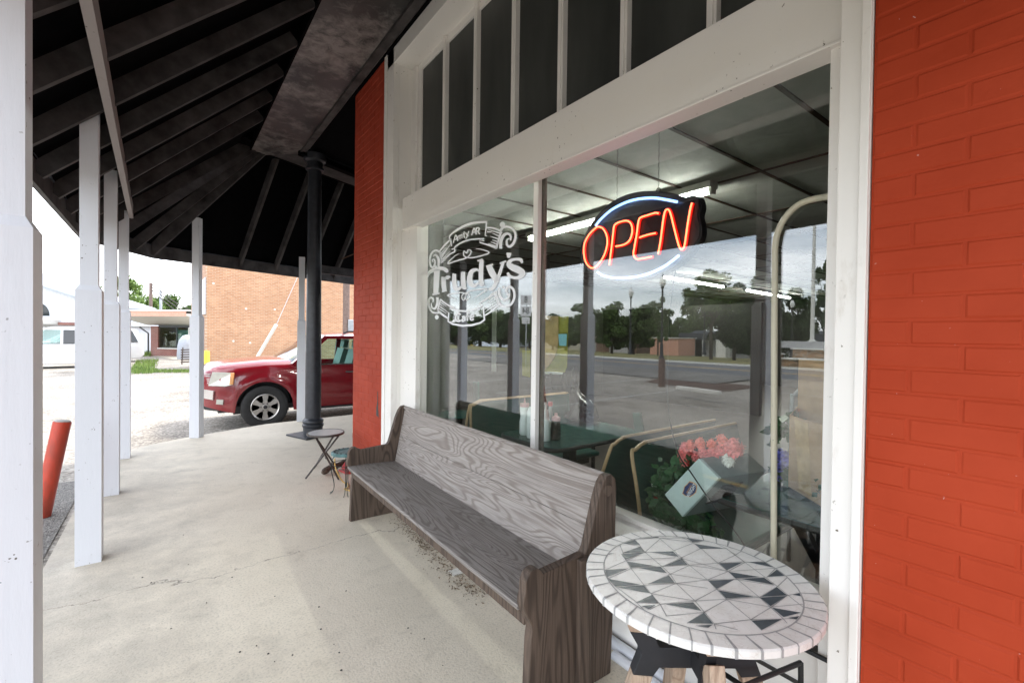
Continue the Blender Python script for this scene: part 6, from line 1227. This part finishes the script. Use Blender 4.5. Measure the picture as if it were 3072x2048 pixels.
# gabled white metal building
pg = W(150, 1085, z=-.3); dg = 38 / ((ray(150, 1000).x * .6 + ray(150, 1000).y * .8)); q0 = CAM + ray(60, 1000) * dg; q1 = CAM + ray(245, 1000) * dg; q2 = CAM + ray(300, 1000) * dg
zr0 = (CAM + ray(135, 862) * dg).z; zr1 = (CAM + ray(238, 896) * dg).z; sl = (zr0 - zr1) / ((CAM + ray(135, 862) * dg) - (CAM + ray(238, 896) * dg)).length
ee = (q1 - q0).normalized(); ee.z = 0; ee.normalize(); o0 = CAM + ray(135, 1000) * dg; o0.z = -.3
t = thing('gabled_building', 'white ribbed metal building with a low gable and a dark arched window', 'building', o0, math.atan2(ee.y, ee.x)); H0 = zr0 + .3; sc = dg * FPX / 1378.48
w2 = (q2 - o0).length; pk = -6
g = MB(); g.prism([(-18, 0, 0), (w2, 0, 0), (w2, 0, H0 - sl * w2), (pk, 0, H0 - sl * pk), (-18, 0, H0 + sl * pk * 1.0)], (0, 5, 0)); link('wall', g, M['ribbed'], t, local=True)
link('roof', MB().prism([(w2 + .3, -.3, H0 - sl * (w2 + .3)), (pk, -.3, H0 - sl * pk), (pk, -.3, H0 - sl * pk + .16), (w2 + .3, -.3, H0 - sl * (w2 + .3) + .16)], (0, 5.6, 0)).prism([(-18.3, -.3, H0 + sl * pk - .1), (pk, -.3, H0 - sl * pk), (pk, -.3, H0 - sl * pk + .16), (-18.3, -.3, H0 + sl * pk + .06)], (0, 5.6, 0)), M['greyroof'], t, local=True)
mpp = ((CAM + ray(135, 862) * dg) - (CAM + ray(238, 896) * dg)).length / 103.; zc = (CAM + ray(145, 947) * dg).z + .3; rr = .9
link('arched_window', MB().prism([(-.2 - rr, -.05, zc), (-.2 + 20 * mpp, -.05, zc)] + [(-.2 + 20 * mpp - (20 * mpp + rr) * (1 - math.cos(a)) / 2, -.05, zc + 34 * mpp * math.sin(a)) for a in [math.pi * k / 12 for k in range(1, 12)]], (0, .04, 0)), M['darkglass'], t, local=True)
link('brick_band', MB().box((45 * mpp, -.25, zc - 26 * mpp), (w2, -.02, zc - 18 * mpp)), M['dkbrick'], t, local=True); link('entry_canopy', MB().box((-4, -1.6, zc - 24 * mpp), (42 * mpp, 0, zc - 12 * mpp)), M['offwhite'], t, local=True)
# poles, wires, bollard, bits
p = W(452, 1020, z=-.3) if False else CAM + ray(452, 1000) * (46 / FPX); zt_ = (CAM + ray(452, 848) * (46 / FPX)).z
t = thing('utility_pole', 'short brown wooden utility pole rising above the annex roof', 'utility pole', (p.x, p.y, -.3)); link('pole', MB().tube([(p.x, p.y, -.3), (p.x, p.y, zt_)], .15, 10), M['woodpole'], t)
pa = Vector((p.x, p.y, zt_)); 
for k, (dy, lab) in enumerate(((0, 'upper'), (14, 'middle'), (30, 'lower'))):
    qb = CAM + ray(575, 932 + dy * .3) * (46 / FPX); link('cable', MB().tube([pa.lerp(qb, s_) + Vector((0, 0, -.3 * math.sin(math.pi * s_) - dy * .02)) for s_ in [i / 8 for i in range(9)]], .045, 5), M['graym'], t)
p = CAM + ray(482, 1000) * (48 / FPX); zt_ = (CAM + ray(484, 770) * (48 / FPX)).z; tag(link('metal_pole', MB().tube([(p.x, p.y, -.3), (p.x, p.y, zt_)], .13, 10), M['steel']), 'tall thin grey metal pole standing behind the annex', 'pole')
p = W(1038, 1100, z=-.3); dd_ = 19.5; p = CAM + ray(1038, 1000) * (dd_ / FPX); t = thing('wooden_pole', 'grey brown wooden pole with a meter box against the tan brick wall', 'utility pole', (p.x, p.y, -.3))
link('pole', MB().tube([(p.x, p.y, -.3), (p.x, p.y, 9)], .14, 12), M['woodpole'], t); q = CAM + ray(1050, 980) * (dd_ / FPX); link('meter_box', MB().box((q.x - .1, q.y - .1, q.z - .35), (q.x + .12, q.y + .1, q.z + .3)), M['steel'], t, bevel=.02)
for k, (b_, c_, m_, lab) in enumerate((((770, 1065), (829, 974), 'offwhite', 'white plastic guard on a guy wire slanting up behind the truck hood'), ((925, 1000), (936, 975), 'yellow', 'yellow guard on a second guy wire right of the slim post'))):
    d1 = 15.5 + k * 1.5; A1 = CAM + ray(b_[0] - (18 if k == 0 else 30), b_[1] + 40) * (d1 / FPX); A2 = CAM + ray(*c_) * (d1 / FPX); top = Vector((p.x, p.y, 8.6 + k * .3))
    t = thing('guy_wire', lab, 'guy wire', (A1.x, A1.y, -.3)); dr = (A2 - A1).normalized(); A3 = A1 - dr * ((A1.z + .3) / dr.z); link('guard', MB().tube([A3, A2], .055 if k == 0 else .03, 10), M[m_], t); link('wire', MB().tube([A2, top], .008, 5), M['steel'], t)
p = W(618, 1125, z=-.3); t = thing('yellow_bollard', 'yellow painted bollard at the corner of the tan brick wall', 'bollard', (p.x, p.y, -.3)); zt_ = (W(618, 1052, y=p.y)).z + .3; link('post', MB().lathe([(.13, 0), (.13, zt_ - .05), (.10, zt_), (.01, zt_ + .02)], (0, 0, 0), 16), M['yellow'], t, local=True, smooth=True)
p = W(568, 1080, z=-.28); t = thing('covered_grill', 'blue grey tarp covered grill beside the annex window', 'grill', (p.x - .1, p.y + 1.2, -.28)); g = MB(); g.lathe([(.50, 0), (.52, .3), (.48, .9), (.40, 1.25), (.22, 1.5), (.05, 1.56)], (0, 0, 0), 14); link('cover', g, M['bluegrey'], t, local=True, smooth=True)
link('handle_bar', MB().tube([(.1, -.2, 1.5), (.1, -.2, 2.0), (.8, -.2, 2.0), (.8, -.2, 1.5)], .03, 6), M['offwhite'], t, local=True)
p = W(566, 1092, z=-.28); t = thing('slatted_bench', 'dark slatted wooden bench leaning in front of the annex window', 'bench', (p.x + .2, p.y, -.28)); g = MB()
for k in range(6): g.bar((-.55, .12 * k * .3, .12 + .13 * k), (.65, .12 * k * .3, .16 + .13 * k), .03, .06)
link('slats', g, M['wooddark'], t, local=True); link('leg', MB().bar((-.5, 0, 0), (-.45, .3, .9), .05, .05), M['wooddark'], t, local=True); link('leg', MB().bar((.6, 0, 0), (.62, .3, .95), .05, .05), M['wooddark'], t, local=True)
